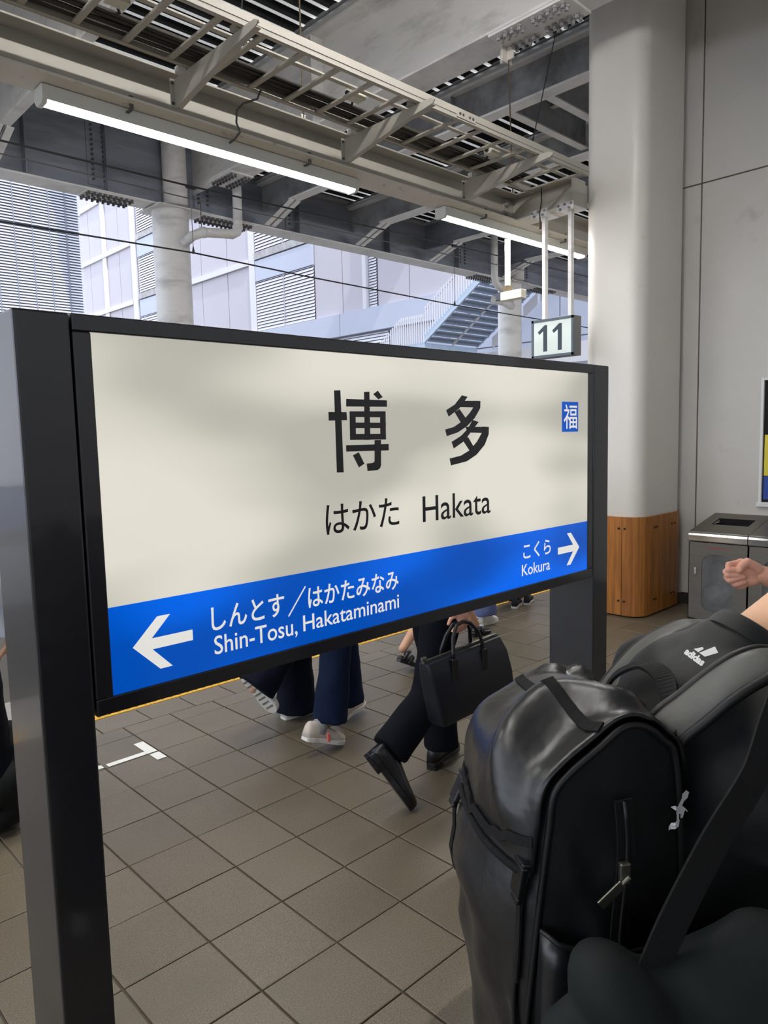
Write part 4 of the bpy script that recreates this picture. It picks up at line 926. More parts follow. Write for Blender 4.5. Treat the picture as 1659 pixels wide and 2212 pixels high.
def make_person(name, label, pelvis, face, height=1.70, legs=None, arms=None, shirt=None, trousers=None, hairm=None, lean=0.0, voxel=0.011, legr=(.085, .075, .075), bare=False, skin=None, group=None):
    """pelvis: world point; face: facing unit vector; legs/arms: lists of joint chains in world space"""
    k = height/1.70; f = V((face[0], face[1], 0)).normalized(); l = V((-f.y, f.x, 0)); pelvis = V(pelvis)
    base = V((pelvis.x, pelvis.y, 0)); t = thing(name, tuple(base), label, 'person', group)
    up = (V((0, 0, 1))+f*lean).normalized()
    chest = pelvis+up*.32*k; neck = pelvis+up*.53*k; head = neck+up*.135*k+f*.02
    skin = skin or M['skin']
    bm = bmesh.new()
    cap(bm, pelvis+up*.02, pelvis+up*.25*k, .115*k, .105*k); cap(bm, pelvis+up*.25*k, chest+up*.06*k, .100*k, .095*k)
    cap(bm, neck-up*.05*k, head-up*.03, .052*k, .055*k)
    q = Matrix((f, l, up)).transposed().to_4x4()
    ball(bm, head+up*.02, .098*k, .076*k, .118*k, q); ball(bm, head+f*.055*k-up*.055*k, .05*k, .045*k, .045*k, q)
    cap(bm, head+f*.092*k+up*.012, head+f*.108*k-up*.022*k, .009, .013, 8)       # nose
    for s in (-1, 1): ball(bm, head+l*s*.077*k-up*.005, .018*k, .008*k, .03*k, q)  # ears
    cap(bm, head+f*.09*k-up*.058*k-l*.016, head+f*.09*k-up*.058*k+l*.016, .008, .008, 8)  # lips
    for s in (-1, 1): cap(bm, neck-up*.045*k, neck-up*.07*k+l*s*.17*k, .05*k, .048*k)
    arms = arms or [[neck-up*.08*k+l*s*.185*k, neck-up*.36*k+l*s*.22*k-f*.03, neck-up*.60*k+l*s*.22*k+f*.05] for s in (-1, 1)]
    for n_, a in enumerate(arms):
        a = [V(p) for p in a[:3]]+list(a[3:]); cap(bm, a[0], a[1], .043*k, .036*k); cap(bm, a[1], a[2], .036*k, .024*k)
        hd = (a[2]-a[1]).normalized(); hu = (l if n_ else -l) if len(a) < 4 else V(a[3])
        hand_lumps(bm, a[2], hd if len(a) < 5 else V(a[4]), hu, curl=.35 if len(a) < 6 else a[5], thumb=1 if len(a) < 7 else a[6])
    legs = legs or [[pelvis+l*s*.09*k, pelvis+l*s*.095*k+V((0, 0, -.43*k)), V((pelvis.x, pelvis.y, .07))+l*s*.1*k] for s in (-1, 1)]
    for L_ in legs:
        hip, kn, an = [V(p) for p in L_[:3]]
        cap(bm, hip, kn, .075*k, .050*k); cap(bm, kn, an, .048*k, .034*k)
    body = melt(bm, 'body', skin, t, voxel, 2)
    for s in (-1, 1):
        e = MB(); c = head+f*.086*k+l*s*.030*k+up*.012; e.tube([c-f*.008, c, c+f*.003], [.012, .011, .006], 10); eo = e.build('eye', M['white'], body)
        e = MB(); e.tube([c+f*.002, c+f*.005], [.006, .005], 8); e.build('iris', M['hair'], body)
    # hair
    bm = bmesh.new(); ball(bm, head-f*.020*k+up*.035*k, .100*k, .086*k, .112*k, q); ball(bm, head-f*.045*k-up*.01, .07*k, .078*k, .09*k, q)
    melt(bm, 'hair', hairm or M['hair'], t, .012, 3, amp=.006, freq=40)
    if shirt:
        bm = bmesh.new(); cap(bm, pelvis+up*.0, pelvis+up*.22*k, .150*k, .142*k, 18, ends=(False, True)); ball(bm, chest+up*.06*k, .125*k, .175*k, .17*k, q)
        cap(bm, chest+up*.05*k, neck-up*.045*k, .115*k, .072*k, 18)
        for n_, a in enumerate(arms):
            s0 = V(a[0]); cap(bm, neck-up*.07*k, s0, .068*k, .066*k); cap(bm, s0, V(a[1]), .062*k, .055*k, ends=(True, True)); 
            if shirt[1] == 'long': cap(bm, V(a[1]), V(a[1]).lerp(V(a[2]), .95), .052*k, .042*k, ends=(True, False))
        melt(bm, 'shirt', shirt[0], t, .013, 4, amp=.006, freq=9)
    if trousers:
        ch = [[V(p) for p in L_[:3]] for L_ in legs]
        leg_cloth('trousers', trousers, t, ch, [[.098*k, legr[1], legr[2]]]*2, waist=(pelvis+V((0, 0, .04)), (.155*k, .155*k, .13*k)))
    return t

# A: navy wide trousers, left of the pair
d = V((1, -.12, 0))
pA = make_person('person', 'person in wide navy trousers and white sneakers walking, leftmost pair of legs under the sign', (2.48, 3.50, .88), d, 1.64,
    legs=[[(2.47, 3.35, .86), (2.36, 3.36, .47), (2.185, 3.375, .30)], [(2.50, 3.50, .86), (2.56, 3.50, .46), (2.56, 3.50, .035)]], shirt=(M['shirtw'], 'short'), trousers=M['navy'], legr=(.1, .098, .125))
shoe(pA, (2.455, 3.50, 0.0), (2.70, 3.49, 0.0), (0, 0, 1), 'white', .10)
shoe(pA, (2.125, 3.39, .365), (2.260, 3.29, .155), (.7, .5, .4), 'white', .086)
# B: denim, cream sneakers
pB = make_person('person', 'person in dark blue jeans and cream sneakers walking in the middle under the sign', (2.52, 2.99, .90), V((1, -.1, 0)), 1.66,
    legs=[[(2.50, 2.97, .87), (2.45, 2.98, .47), (2.40, 2.985, .15)], [(2.54, 3.12, .87), (2.66, 3.15, .47), (2.70, 3.18, .13)]], shirt=(M['shirtg'], 'short'), trousers=M['denim'], legr=(.09, .085, .098))
sB = shoe(pB, (2.222, 2.985, .095), (2.475, 2.97, .005), (.2, 0, 1), 'sneaker', .105)
MB().box(2.335, 2.35, 2.918, 2.93, .07, .115).build('trim', M['pinkmark'], pB)
MB().tube([(2.32, 2.985, .11), (2.36, 2.985, .2)], [.045, .04], 14).build('sock', M['sock'], pB, smooth=True)
shoe(pB, (2.66, 3.20, .015), (2.885, 3.26, .045), (-.1, 0, 1), 'sneaker', .105)
# C: man in dark suit carrying a briefcase
pC = make_person('person', 'person in dark navy suit and black leather shoes striding with a briefcase', (2.56, 2.32, .93), V((1, .05, 0)), 1.74,
    legs=[[(2.52, 2.25, .90), (2.415, 2.26, .46), (2.175, 2.28, .27)], [(2.58, 2.41, .90), (2.64, 2.40, .46), (2.655, 2.40, .10)]],
    arms=[[(2.55, 2.12, 1.40), (2.50, 2.08, 1.13), (2.40, 2.035, .935), (0, -1, 0), (.1, 0, -1), .62, 1], [(2.55, 2.52, 1.40), (2.60, 2.58, 1.12), (2.72, 2.56, .90)]],
    shirt=(M['blacksuit'], 'long'), trousers=M['blacksuit'], legr=(.095, .082, .092), skin=M['skinpink'], voxel=.0075)
shoe(pC, (2.075, 2.315, .275), (2.215, 2.20, .0), (.75, -.3, .5), 'black', .10)
shoe(pC, (2.575, 2.40, .018), (2.845, 2.47, .018), (0, 0, 1), 'black', .098)
# briefcase held by him
bc = thing('briefcase', (2.46, 2.03, .45), 'navy leather briefcase with two handles hanging from the striding person\'s hand', 'bag')
def bcP(u, v, w): return V((2.175+u*1.0, 2.03+v, .455+w))
secs = []
for w, sx0, sx1, th in ((0, .045, .540, .044), (.012, .035, .547, .050), (.12, .008, .528, .050), (.22, -.018, .498, .045), (.282, -.034, .464, .034), (.290, -.034, .462, .028)):
    r_ = .02; secs.append([bcP(a, b, w+(a-.25)*.04) for a, b in rrect(sx0, sx1, -th, th, min(r_, th*.8), 4)])
MB().rings(secs).build('case', M['navybag'], bc, smooth=True).modifiers.new('e', 'EDGE_SPLIT').split_angle = radians(32)
MB().bar(bcP(-.033, 0, .283), bcP(.458, 0, .302), .012, .012).build('zip', M['zipm'], bc)
for s in (-1, 1):
    yy = s*.034
    pts = [bcP(.115, yy, .235), bcP(.118, yy*1.0, .30), bcP(.135, yy*.6, .36), bcP(.17, yy*.3, .405), bcP(.215, yy*.25, .412), bcP(.26, yy*.3, .40), bcP(.30, yy*.7, .355), bcP(.315, yy, .305), bcP(.318, yy, .245)]
    MB().tube(pts, .0085, 10).build('handle', M['leather'], bc, smooth=True)
    for u in (.115, .318): MB().box(bcP(u-.018, 0, 0).x, bcP(u+.018, 0, 0).x, 2.03+yy*1.3-.006, 2.03+yy*1.3+.006, .455+.175, .455+.275).build('handle_tab', M['leather'], bc, bev=0.003)
for u in (-.03, .455): MB().tube([bcP(u-.012, 0, .30), bcP(u+.012, 0, .30)], .008, 8).build('zip_end', M['zipm'], bc)
# D: sandals
pD = make_person('person', 'person with bare ankles in black sandals walking behind the suited person', (4.10, 3.68, .86), V((1, .1, 0)), 1.60,
    legs=[[(4.07, 3.62, .83), (3.98, 3.66, .46), (3.63, 3.64, .15)], [(4.13, 3.76, .83), (4.40, 3.78, .45), (4.66, 3.80, .10)]], shirt=(M['shirtd'], 'short'))
leg_cloth('skirt', M['shirtd'], pD, [[V((4.07, 3.62, .85)), V((3.98, 3.65, .48)), V((3.92, 3.65, .42))], [V((4.13, 3.76, .85)), V((4.36, 3.77, .48)), V((4.45, 3.78, .40))]], [[.11, .10, .10]]*2, waist=(V((4.1, 3.69, .9)), (.15, .15, .12)))
shoe(pD, (3.535, 3.60, .085), (3.70, 3.56, .005), (.3, 0, 1), 'sandal', .09); MB().tube([(3.56, 3.56, .10), (3.60, 3.56, .14), (3.66, 3.6, .13), (3.66, 3.65, .10)], .014, 8).tube([(3.60, 3.55, .06), (3.64, 3.555, .10), (3.68, 3.60, .09), (3.68, 3.64, .05)], .018, 8).build('sandal_strap', M['leather'], pD, smooth=True)
shoe(pD, (4.61, 3.80, .0), (4.84, 3.80, .0), (0, 0, 1), 'sandal', .09); MB().tube([(4.70, 3.755, .02), (4.72, 3.77, .06), (4.72, 3.83, .06), (4.70, 3.845, .02)], .014, 8).tube([(4.64, 3.76, .03), (4.63, 3.77, .08), (4.63, 3.83, .08), (4.64, 3.84, .03)], .012, 8).build('sandal_strap', M['leather'], pD, smooth=True)
# E: blue wide trousers
pE = make_person('person', 'person in wide periwinkle blue trousers and white shoes just above the briefcase', (5.0, 4.05, .86), V((1, .1, 0)), 1.60,
    legs=[[(4.98, 3.98, .84), (4.97, 3.98, .45), (4.985, 3.98, .10)], [(5.02, 4.14, .84), (5.20, 4.16, .45), (5.22, 4.18, .10)]], shirt=(M['shirtw'], 'short'), trousers=M['paleblue'], legr=(.1, .10, .125))
shoe(pE, (4.93, 3.97, 0), (5.16, 3.97, 0), (0, 0, 1), 'white', .095); shoe(pE, (5.14, 4.17, 0), (5.37, 4.2, 0), (0, 0, 1), 'white', .095)
# F, G far standing people whose feet show under the sign
for n_, (x, y, lab, tr) in enumerate(((5.80, 4.22, 'person in dark shoes waiting left of the far sign post', M['navy']), (6.10, 4.58, 'person in dark shoes waiting nearest the far sign post', M['blacksuit']))):
    p_ = make_person('person', lab, (x, y, .88), V((-.2, 1, 0)), 1.66, shirt=(M['shirtd'], 'short'), trousers=tr)
    for s in (-1, 1):
        cx = x+s*.10; zz = .008 if y > 4.4 else 0; shoe(p_, (cx-.05, y-.09, zz), (cx+.17, y+.02, zz), (0, 0, 1), 'dark', .095)
# H: person at the left edge behind the near post
pH = make_person('person', 'person in pale shirt and dark trousers at the left picture edge behind the near post', (.80, 3.50, .93), V((.9, .4, 0)), 1.72,
    legs=[[(.80, 3.42, .90), (.82, 3.40, .48), (.83, 3.38, .12)], [(.78, 3.60, .90), (.78, 3.62, .48), (.62, 3.62, .14)]], shirt=(M['shirtw'], 'long'), trousers=M['blacksuit'], legr=(.11, .10, .115))
shoe(pH, (.76, 3.42, 0), (.985, 3.52, 0), (0, 0, 1), 'black'); shoe(pH, (.52, 3.60, .03), (.75, 3.66, 0), (0, 0, 1), 'black')
bg_ = bmesh.new(); ball(bg_, (.93, 3.42, .30), .09, .10, .17); ball(bg_, (.88, 3.38, .20), .12, .13, .14); ball(bg_, (.86, 3.40, .10), .12, .14, .10)
o = melt(bg_, 'cloth_bag', M['nylon'], None, .012, 4, amp=.015, freq=12); tag(o, 'slouched dark cloth bag on the floor at the left edge behind the near post', 'bag')

# ================================================================== PERSON WITH BACKPACK
OX = V((0.647, 0.429, 0)); BF = V((0.83233, -0.55428, 0)); BL_ = V((0.55428, 0.83233, 0))
def B(u, v, w): return OX+BF*u+BL_*v+V((0, 0, w))
Pk = thing('person', tuple(B(.30, .13, 0)), 'person in black sports shirt wearing the big black backpack, bent towards the right edge', 'person')
bm = bmesh.new()
q = Matrix((BF, BL_, V((0, 0, 1)))).transposed().to_4x4()
neck = B(.325, .13, 1.355); head = B(.60, .13, 1.60)
cap(bm, B(.24, .13, .93), B(.27, .13, 1.12), .12, .105); cap(bm, B(.27, .13, 1.12), B(.30, .13, 1.22), .10, .09); cap(bm, B(.30, .13, 1.22), neck, .07, .052)
cap(bm, neck, B(.47, .13, 1.455), .056, .054)
ball(bm, head, .100, .078, .118, q @ Matrix.Rotation(radians(35), 4, 'Y')); ball(bm, head+BF*.06+V((0, 0, -.07)), .05, .045, .045)
cap(bm, head+BF*.095-V((0, 0, .01)), head+BF*.10-V((0, 0, .05)), .009, .013, 8); cap(bm, B(.47, .13, 1.455), head-BF*.03-V((0, 0, .05)), .056, .06)
for s in (-1, 1): ball(bm, head+BL_*s*.079-V((0, 0, .01)), .018, .008, .03)
arms_ = [[B(.31, -.03, 1.29), B(.50, -.10, 1.12), B(.70, .02, 1.20)], [B(.31, .285, 1.29), B(.52, .35, 1.12), B(.70, .24, 1.20)]]
for a in arms_: cap(bm, B(.30, .13, 1.25), a[0], .05, .045)
for n_, a in enumerate(arms_):
    cap(bm, a[0], a[1], .042, .036); cap(bm, a[1], a[2], .036, .026); hand_lumps(bm, a[2], (a[2]-a[1]), V((0, 0, 1)), curl=.45, thumb=1 if n_ else -1)
for v_ in (.04, .22):
    cap(bm, B(.25, v_, .90), B(.28, v_, .47), .078, .052); cap(bm, B(.28, v_, .47), B(.25, v_, .09), .050, .036)
bodyk = melt(bm, 'body', mat('warm_skin', S(226, 176, 140), 0.5, var=.03, vscale=6), Pk, .009, 3)
for s in (-1, 1):
    c = head+BF*.092+BL_*s*.03; e = MB(); e.tube([c-BF*.008, c, c+BF*.003], [.012, .011, .006], 10); e.build('eye', M['white'], bodyk)
bm = bmesh.new(); ball(bm, head-BF*.02+V((0, 0, .03)), .104, .088, .11, q); melt(bm, 'hair', M['hair'], Pk, .012, 3, amp=.006, freq=40)
# shirt
bm = bmesh.new()
cap(bm, B(.235, .13, .86), B(.26, .13, 1.08), .165, .155, 20, ends=(False, True)); cap(bm, B(.26, .13, 1.08), B(.285, .13, 1.26), .150, .135, 20)
ball(bm, B(.275, .13, 1.25), .115, .185, .120, q @ Matrix.Rotation(radians(12), 4, 'Y')); ball(bm, B(.258, .13, 1.322), .10, .125, .072, q @ Matrix.Rotation(radians(-35), 4, 'Y'))
for s in (-1, 1):
    cap(bm, B(.305, .13+s*.02, 1.335), B(.295, .13+s*.150, 1.308-.028*(s > 0)), .060, .056, 18)
cap(bm, B(.295, -.030, 1.308), B(.44, -.085, 1.17), .064, .062, 18, ends=(True, False)); cap(bm, B(.295, .285, 1.308), B(.44, .34, 1.17), .062, .062, 18, ends=(True, False))
cap(bm, B(.300, .13, 1.335), B(.345, .13, 1.380), .080, .068, 20, ends=(True, False))
def folds(co, n_):
    p = co-OX; u = p.dot(BF); v = p.dot(BL_); w = p.z
    return .006*noise.noise(V((u*9, v*14, w*5)))+.004*sin((v*1.0+u*.45)*52+3*noise.noise(V((u*4, v*4, w*4))))*max(0, min(1, (w-1.15)*6))*.6
shirt = melt(bm, 'shirt', M['tshirt'], Pk, .0085, 5, disp=folds)
# collar ring
cl = MB(); rings = []
cdir = (B(.345, .13, 1.380)-B(.300, .13, 1.335)).normalized(); cb = BL_; ca = cdir.cross(cb)
for h, rr in ((-.004, .0695), (.012, .067), (.020, .064), (.022, .060), (.010, .060)):
    c0 = B(.343, .13, 1.378)+cdir*h; rings.append([c0+(cb*cos(2*pi*k/32)+ca*sin(2*pi*k/32))*rr for k in range(32)])
cl.rings(rings, cap=False).build('collar', M['tshirt'], shirt, smooth=True)
# trousers and shoes of the backpack person
leg_cloth('trousers', M['blacksuit'], Pk, [[B(.25, .04, .88), B(.28, .04, .47), B(.25, .04, .08)], [B(.25, .22, .88), B(.28, .22, .47), B(.25, .22, .08)]], [[.10, .085, .085]]*2, waist=(B(.245, .13, .92), (.15, .16, .10)))
for v_ in (.04, .22): shoe(Pk, tuple(B(.19, v_, 0)), tuple(B(.46, v_, 0)), (0, 0, 1), 'white')
# a print on the shirt's back: three bars and the word below
from mathutils.bvhtree import BVHTree
def bvh_of(o):
    off = WLOC.get(o.name, V((0, 0, 0))); me = o.data
    return BVHTree.FromPolygons([v.co+off for v in me.vertices], [tuple(p.vertices) for p in me.polygons])
def drape(name, shapes, m, parent, bv, origin, ax, ay, lift=0.0012, cut=0.004):
    """lay flat shapes onto a curved surface: each shape is a list of faces in (a,b) metres about origin; rays run along -ax x ay"""
    nrm = ax.cross(ay).normalized(); off = WLOC.get(parent.name, V((0, 0, 0)))
    bmm = bmesh.new()
    for poly in shapes:
        vs = [bmm.verts.new((a, b, 0)) for a, b in poly]
        try: bmm.faces.new(vs)
        except ValueError: pass
    bmesh.ops.triangulate(bmm, faces=bmm.faces)
    for _ in range(3):
        ed = [e for e in bmm.edges if e.calc_length() > cut]
        if not ed: break
        bmesh.ops.subdivide_edges(bmm, edges=ed, cuts=1); bmesh.ops.triangulate(bmm, faces=bmm.faces)
    for v in bmm.verts:
        p = origin+ax*v.co.x+ay*v.co.y; hit = bv.ray_cast(p+nrm*.12, -nrm)
        v.co = ((hit[0]+nrm*lift) if hit[0] else p)-off
    me = bpy.data.meshes.new(name); bmm.to_mesh(me); bmm.free(); me.materials.append(m)
    o = bpy.data.objects.new(name, me); COL.objects.link(o); o.parent = parent; WLOC[o.name] = off; return o
def text_polys(s, w, h, x=0, y=0, weight=0.03):
    me = text_mesh(s, weight); xs = [v.co.x for v in me.vertices]; ys = [v.co.y for v in me.vertices]
    a, b, c, d_ = min(xs), max(xs), min(ys), max(ys)
    return [[(x+(me.vertices[i].co.x-a)/(b-a)*w, y+(me.vertices[i].co.y-c)/(d_-c)*h) for i in p.vertices] for p in me.polygons]
bvs = bvh_of(shirt)
lo = B(.252, .110, 1.392)
lax = (-_f.cross(V((0, 0, 1)))*-1).normalized()
rt_ = V((_r.x, _r.y, 0)).normalized()
A1 = (rt_*cos(radians(-36))+V((0, 0, 1))*sin(radians(-36))).normalized(); nn = (V((0, 0, CAMH))-lo).normalized()
A1 = (A1-nn*A1.dot(nn)).normalized(); A2 = nn.cross(A1).normalized()
sh = [[(a*.72, b*.72) for a, b in f_] for f_ in text_polys('adidas', .036, .0135, -.020, -.018, .05)+[[(-.011, -.001), (-.002, -.001), (.002, .009), (-.001, .011)], [(.0, -.001), (.011, -.001), (.024, .018), (.014, .024)]]]
drape('emblem', sh, M['logo'], shirt, bvs, lo, A1, A2)

# ---- the backpack
BP = thing('backpack', tuple(B(.08, .13, .80)), 'large black coated backpack with flap lid and zip worn by the person at right', 'backpack')
# side outline (u, w) of the near panel and bulge of the middle
side = [(.150, .72), (.06, .715), (.005, .735), (-.022, .80), (-.032, .90), (-.028, 1.00), (-.020, 1.08), (-.012, 1.15), (-.006, 1.20), (.000, 1.245), (.006, 1.285), (.026, 1.308), (.057, 1.331), (.082, 1.350), (.100, 1.354), (.118, 1.348), (.134, 1.334), (.150, 1.310), (.158, 1.20), (.160, 1.05), (.158, .90), (.155, .78)]
mid = [(0.15, 0.7), (0.06, 0.69), (0.01, 0.71), (-0.012, 0.79), (-0.032, 0.9), (-0.052, 1.0), (-0.06, 1.08), (-0.05, 1.15), (-0.036, 1.2), (-0.028, 1.238), (-0.012, 1.291), (0.018, 1.322), (0.05, 1.342), (0.076, 1.35), (0.104, 1.35), (0.115, 1.341), (0.138, 1.327), (0.155, 1.302), (0.162, 1.2), (0.164, 1.05), (0.16, 0.9), (0.156, 0.78)]
far = [(0.15, 0.73), (0.09, 0.725), (0.06, 0.745), (0.032, 0.8), (0.012, 0.9), (-0.002, 1.0), (-0.006, 1.08), (0.004, 1.15), (0.016, 1.18), (0.024, 1.21), (0.036, 1.258), (0.058, 1.276), (0.084, 1.289), (0.109, 1.298), (0.112, 1.3), (0.13, 1.298), (0.15, 1.294), (0.165, 1.281), (0.165, 1.2), (0.165, 1.05), (0.162, 0.9), (0.158, 0.78)]
WBAG = 0.27
def smooth_closed(P, n):
    """Catmull-Rom resample"""
    out = []; m = len(P)
    for i in range(m):
        p0, p1, p2, p3 = [V(P[(i+k) % m]) for k in (-1, 0, 1, 2)]
        for s in range(n):
            t = s/n; out.append(.5*((2*p1)+(-p0+p2)*t+(2*p0-5*p1+4*p2-p3)*t*t+(-p0+3*p1-3*p2+p3)*t**3))
    return out
NS_ = 5
PS, PM, PF = [smooth_closed(P, NS_) for P in (side, mid, far)]
def wrinkle(u, v, w):
    a = noise.noise(V((u*7+3, v*9, w*9)))*.012
    lowf = max(0, min(1, (1.20-w)*8)); a += .005*sin(w*62+v*16+3*noise.noise(V((v*7, w*5, 3))))*lowf
    b = noise.noise(V((u*16, v*5+w*14, w*6-v*10+7)))*.010
    top = max(0, min(1, (w-1.20)*9))
    ph = v*26+u*22-w*16+1.8*noise.noise(V((u*7, v*7, w*7)))
    c = .021*(max(0, cos(ph))**5-.2)*top
    return (a+b+c)
def bagpt(i, s, off=0.0, wr=1.0):
    """i index on outline, s 0..1 across the bag from the near panel"""
    v = s*WBAG
    m = sin(pi*min(1, s*1.0))**.55 if 0 < s < 1 else 0
    base = PS[i].lerp(PF[i], s); p = base.lerp(PM[i], m)
    q_ = PM[(i+1) % len(PM)]-PM[i-1]; n2 = V((-q_.y, q_.x)).normalized()
    if n2.dot(PM[i]-V((.07, 1.05))) < 0: n2 = -n2
    edge = min(1, s*7, (1-s)*7); d = off+wr*wrinkle(p.x, v, p.y)*edge*(0.0 if p.x > .14 else 1)
    p = p+n2*d
    return B(p.x, v, p.y)
NV = 34; NP = len(PS)
def sgrid(i0, i1, off, name, m, ns=NV, parent=BP, thick=0.0, wr=1.0):
    mb = MB(); idx = [k % NP for k in range(i0, i1+1)]
    rows = [[bagpt(i, s/ns, off, wr) for i in idx] for s in range(ns+1)]
    n = len(idx); mb.add([p for r in rows for p in r], [(a*n+b, a*n+b+1, (a+1)*n+b+1, (a+1)*n+b) for a in range(ns) for b in range(n-1)])
    o = mb.build(name, m, parent, smooth=True)
    if thick: mm = o.modifiers.new('t', 'SOLIDIFY'); mm.thickness = thick; mm.offset = 0
    return o
body = sgrid(0, NP, 0.0, 'body', M['vinyl'])
# near and far side panels (slightly bulged fabric)
def panel_side(s, bul, name, m):
    mb = MB(); c = V((.075, 1.03)); outp = [PS[i] if s == 0 else PF[i] for i in range(NP)]; v0 = 0 if s == 0 else WBAG; sg_ = -1 if s == 0 else 1
    R = []
    for k in range(13):
        t = 1-k/12*.94; row = []
        for p in outp:
            qv = V((c.x+(p.x-c.x)*t, c.y+(p.y-c.y)*t)); h = bul*(1-t**2.5)+.007*noise.noise(V((qv.x*18, qv.y*11, 2)))*(1-t)*3+.004*sin((qv.y*.9+qv.x*1.6)*70)*(1-t)
            row.append(B(qv.x, v0+sg_*h, qv.y))
        R.append(row)
    mb.rings(R, cap=False); o = mb.build(name, m, BP, smooth=True)
    me = o.data; n_ = len(me.vertices); return o
sp = panel_side(0, .026, 'side_panel', M['nylon']); panel_side(1, .02, 'side_panel', M['nylon'])
# closing caps for the panels' centres
for s, v0 in ((0, -.026), (1, WBAG+.02)):
    mb = MB(); c = V((.075, 1.03)); outp = PS if s == 0 else PF; t = .07
    mb.add([B(c.x+(p.x-c.x)*t, v0, c.y+(p.y-c.y)*t) for p in outp], [tuple(range(NP))]); mb.build('panel_centre', M['nylon'], BP)
# piping round both panels
MB().tube([bagpt(i, 0.0)+(-BL_*.002) for i in range(int(NS_*2.5), NS_*19)], .0042, 8).build('piping', M['piping'], BP, smooth=True)
MB().tube([bagpt(i, 1.0) for i in range(NS_*3, NS_*18)], .0042, 8).build('piping', M['piping'], BP, smooth=True)
# lid: flap over the top coming down the outward face
i0 = NS_*8-1; i1 = NS_*17+1
lid = sgrid(i0, i1, .011, 'lid', M['vinyl'], thick=.004, wr=1.15)
# lid edge tape and its side skirt
MB().tube([bagpt(i0, s/24, .013, 1.15) for s in range(25)], .005, 8).build('lid_edge', M['webbing'], lid, smooth=True)
def ribbon(name, m, parent, pts, nrms, w, th=.0025, mids=False):
    mb = MB(); R = []
    for i, p in enumerate(pts):
        d = (pts[min(i+1, len(pts)-1)]-pts[max(i-1, 0)]).normalized(); n_ = nrms[i] if isinstance(nrms, list) else nrms; n_ = (n_-d*n_.dot(d)).normalized(); a = d.cross(n_)*(w/2)
        R.append([p-a-n_*th/2, p+a-n_*th/2, p+a+n_*th/2, p-a+n_*th/2])
    mb.rings(R); return mb.build(name, m, parent, smooth=False, bev=0.0)
def onlid(i, s, off): return bagpt(i, s, off, 1.15)
def lidn(i, s):
    a = onlid((i+2) % NP, s, .011)-onlid((i-2) % NP, s, .011); b_ = onlid(i, min(1, s+.03), .011)-onlid(i, max(0, s-.03), .011); n_ = a.cross(b_).normalized()
    return n_ if n_.dot(onlid(i, s, .05)-onlid(i, s, .0)) > 0 else -n_
# centre compression strap across the lid, from far edge to the near edge
ks = [k/16 for k in range(0, 17)]
tp_i = [NS_*12+int((1-s)*2) for s in ks]
pts = [onlid(i, s*.98+.01, .0145) for i, s in zip(tp_i, ks)]; ns = [lidn(i, s*.98+.01) for i, s in zip(tp_i, ks)]
ribbon('lid_strap', M['webbing'], lid, pts, ns, .014)
# seams below: tape around the lower edge of the lid zone and front pocket seam
pts = [bagpt(NS_*9-2-int(3*sin(pi*s/20)), s/20, .0165, 1.15) for s in range(21)]
ribbon('lid_tape', M['webbing'], lid, pts, [(bagpt(NS_*9, s/20, .05)-bagpt(NS_*9, s/20, 0)).normalized() for s in range(21)], .011)
for s, lab in ((.035, 0), (.86, 1)):
    i = NS_*8-2; p = bagpt(i, s, .013, 1.0); n_ = (bagpt(i, s, .05)-bagpt(i, s, 0)).normalized(); dn = (bagpt(i-3, s, 0)-bagpt(i+3, s, 0)).normalized(); sd = dn.cross(n_)
    mb = MB(); mb.bar(p-dn*.018, p+dn*.018, .024, .008, up=n_); mb.bar(p-dn*.024, p-dn*.018, .028, .010, up=n_); mb.bar(p+dn*.018, p+dn*.026, .020, .006, up=n_); mb.build('buckle', M['buckle'], BP, bev=.002)
    pts = [bagpt(i-k, s, .010-.001*min(k, 6), 1.0) for k in range(1, 10, 2)]; ribbon('buckle_strap', M['webbing'], BP, pts, [n_]*len(pts), .012)
# vertical seam at the near edge of the front pocket
MB().tube([bagpt(i, .035, .004, 1.0) for i in range(NS_*2, NS_*8)], .0032, 8).build('seam', M['piping'], BP, smooth=True)
# side pocket on the near panel
def sidept(u, w, h): return B(u, -h, w)
mb = MB(); R = []
for k in range(11):
    w = 1.135-k*.036; u0 = -.014-.010*sin(k/10*2.4); row = []
    for j in range(13):
        t = j/12; u = u0+(.150-u0)*t; bul = .024+.016*sin(pi*t)**.8*(.3+.7*sin(pi*min(1, (k+1.5)/9)*.5)); ww = w-.016*t-.012*sin(pi*t*.9)+(.004*noise.noise(V((u*30, w*20, 1))))
        row.append(sidept(u, ww, bul if 0 < j < 12 else .010))
    R.append(row)
pk_ = mb.rings(R, cap=False, closed=False).build('side_pocket', M['vinyl'], BP, smooth=True); mm = pk_.modifiers.new('t', 'SOLIDIFY'); mm.thickness = .002
MB().tube([V(p)-BL_*.002 for p in R[0]], .003, 8).build('pocket_hem', M['piping'], pk_, smooth=True)
# vertical zip on the near panel with a metal puller
zp = [sidept(.072+.004*sin(k*.6), 1.285-k*.022, .030) for k in range(13)]
ribbon('zip_tape', M['webbing'], BP, zp, [-BL_]*13, .020, .003)
MB().tube([p-BL_*.003 for p in zp], .0026, 6).build('zip_teeth', M['piping'], BP, smooth=True)
zs = sidept(.070, 1.208, .038)
MB().bar(zs+V((0, 0, .012)), zs-V((0, 0, .012)), .012, .008, up=-BL_).build('zip_slider', M['zipm'], BP, bev=.002)
zd = (-BF*.75-V((0, 0, .62))).normalized(); za = zs-V((0, 0, .004))-BL_*.006
zpu = MB(); zpu.bar(za+zd*.006, za+zd*.040, .011, .003, up=-BL_); zpu.tube([za-zd*.004, za+zd*.008], .003, 8); zpu.build('zip_puller', M['zipm'], BP, bev=.001)
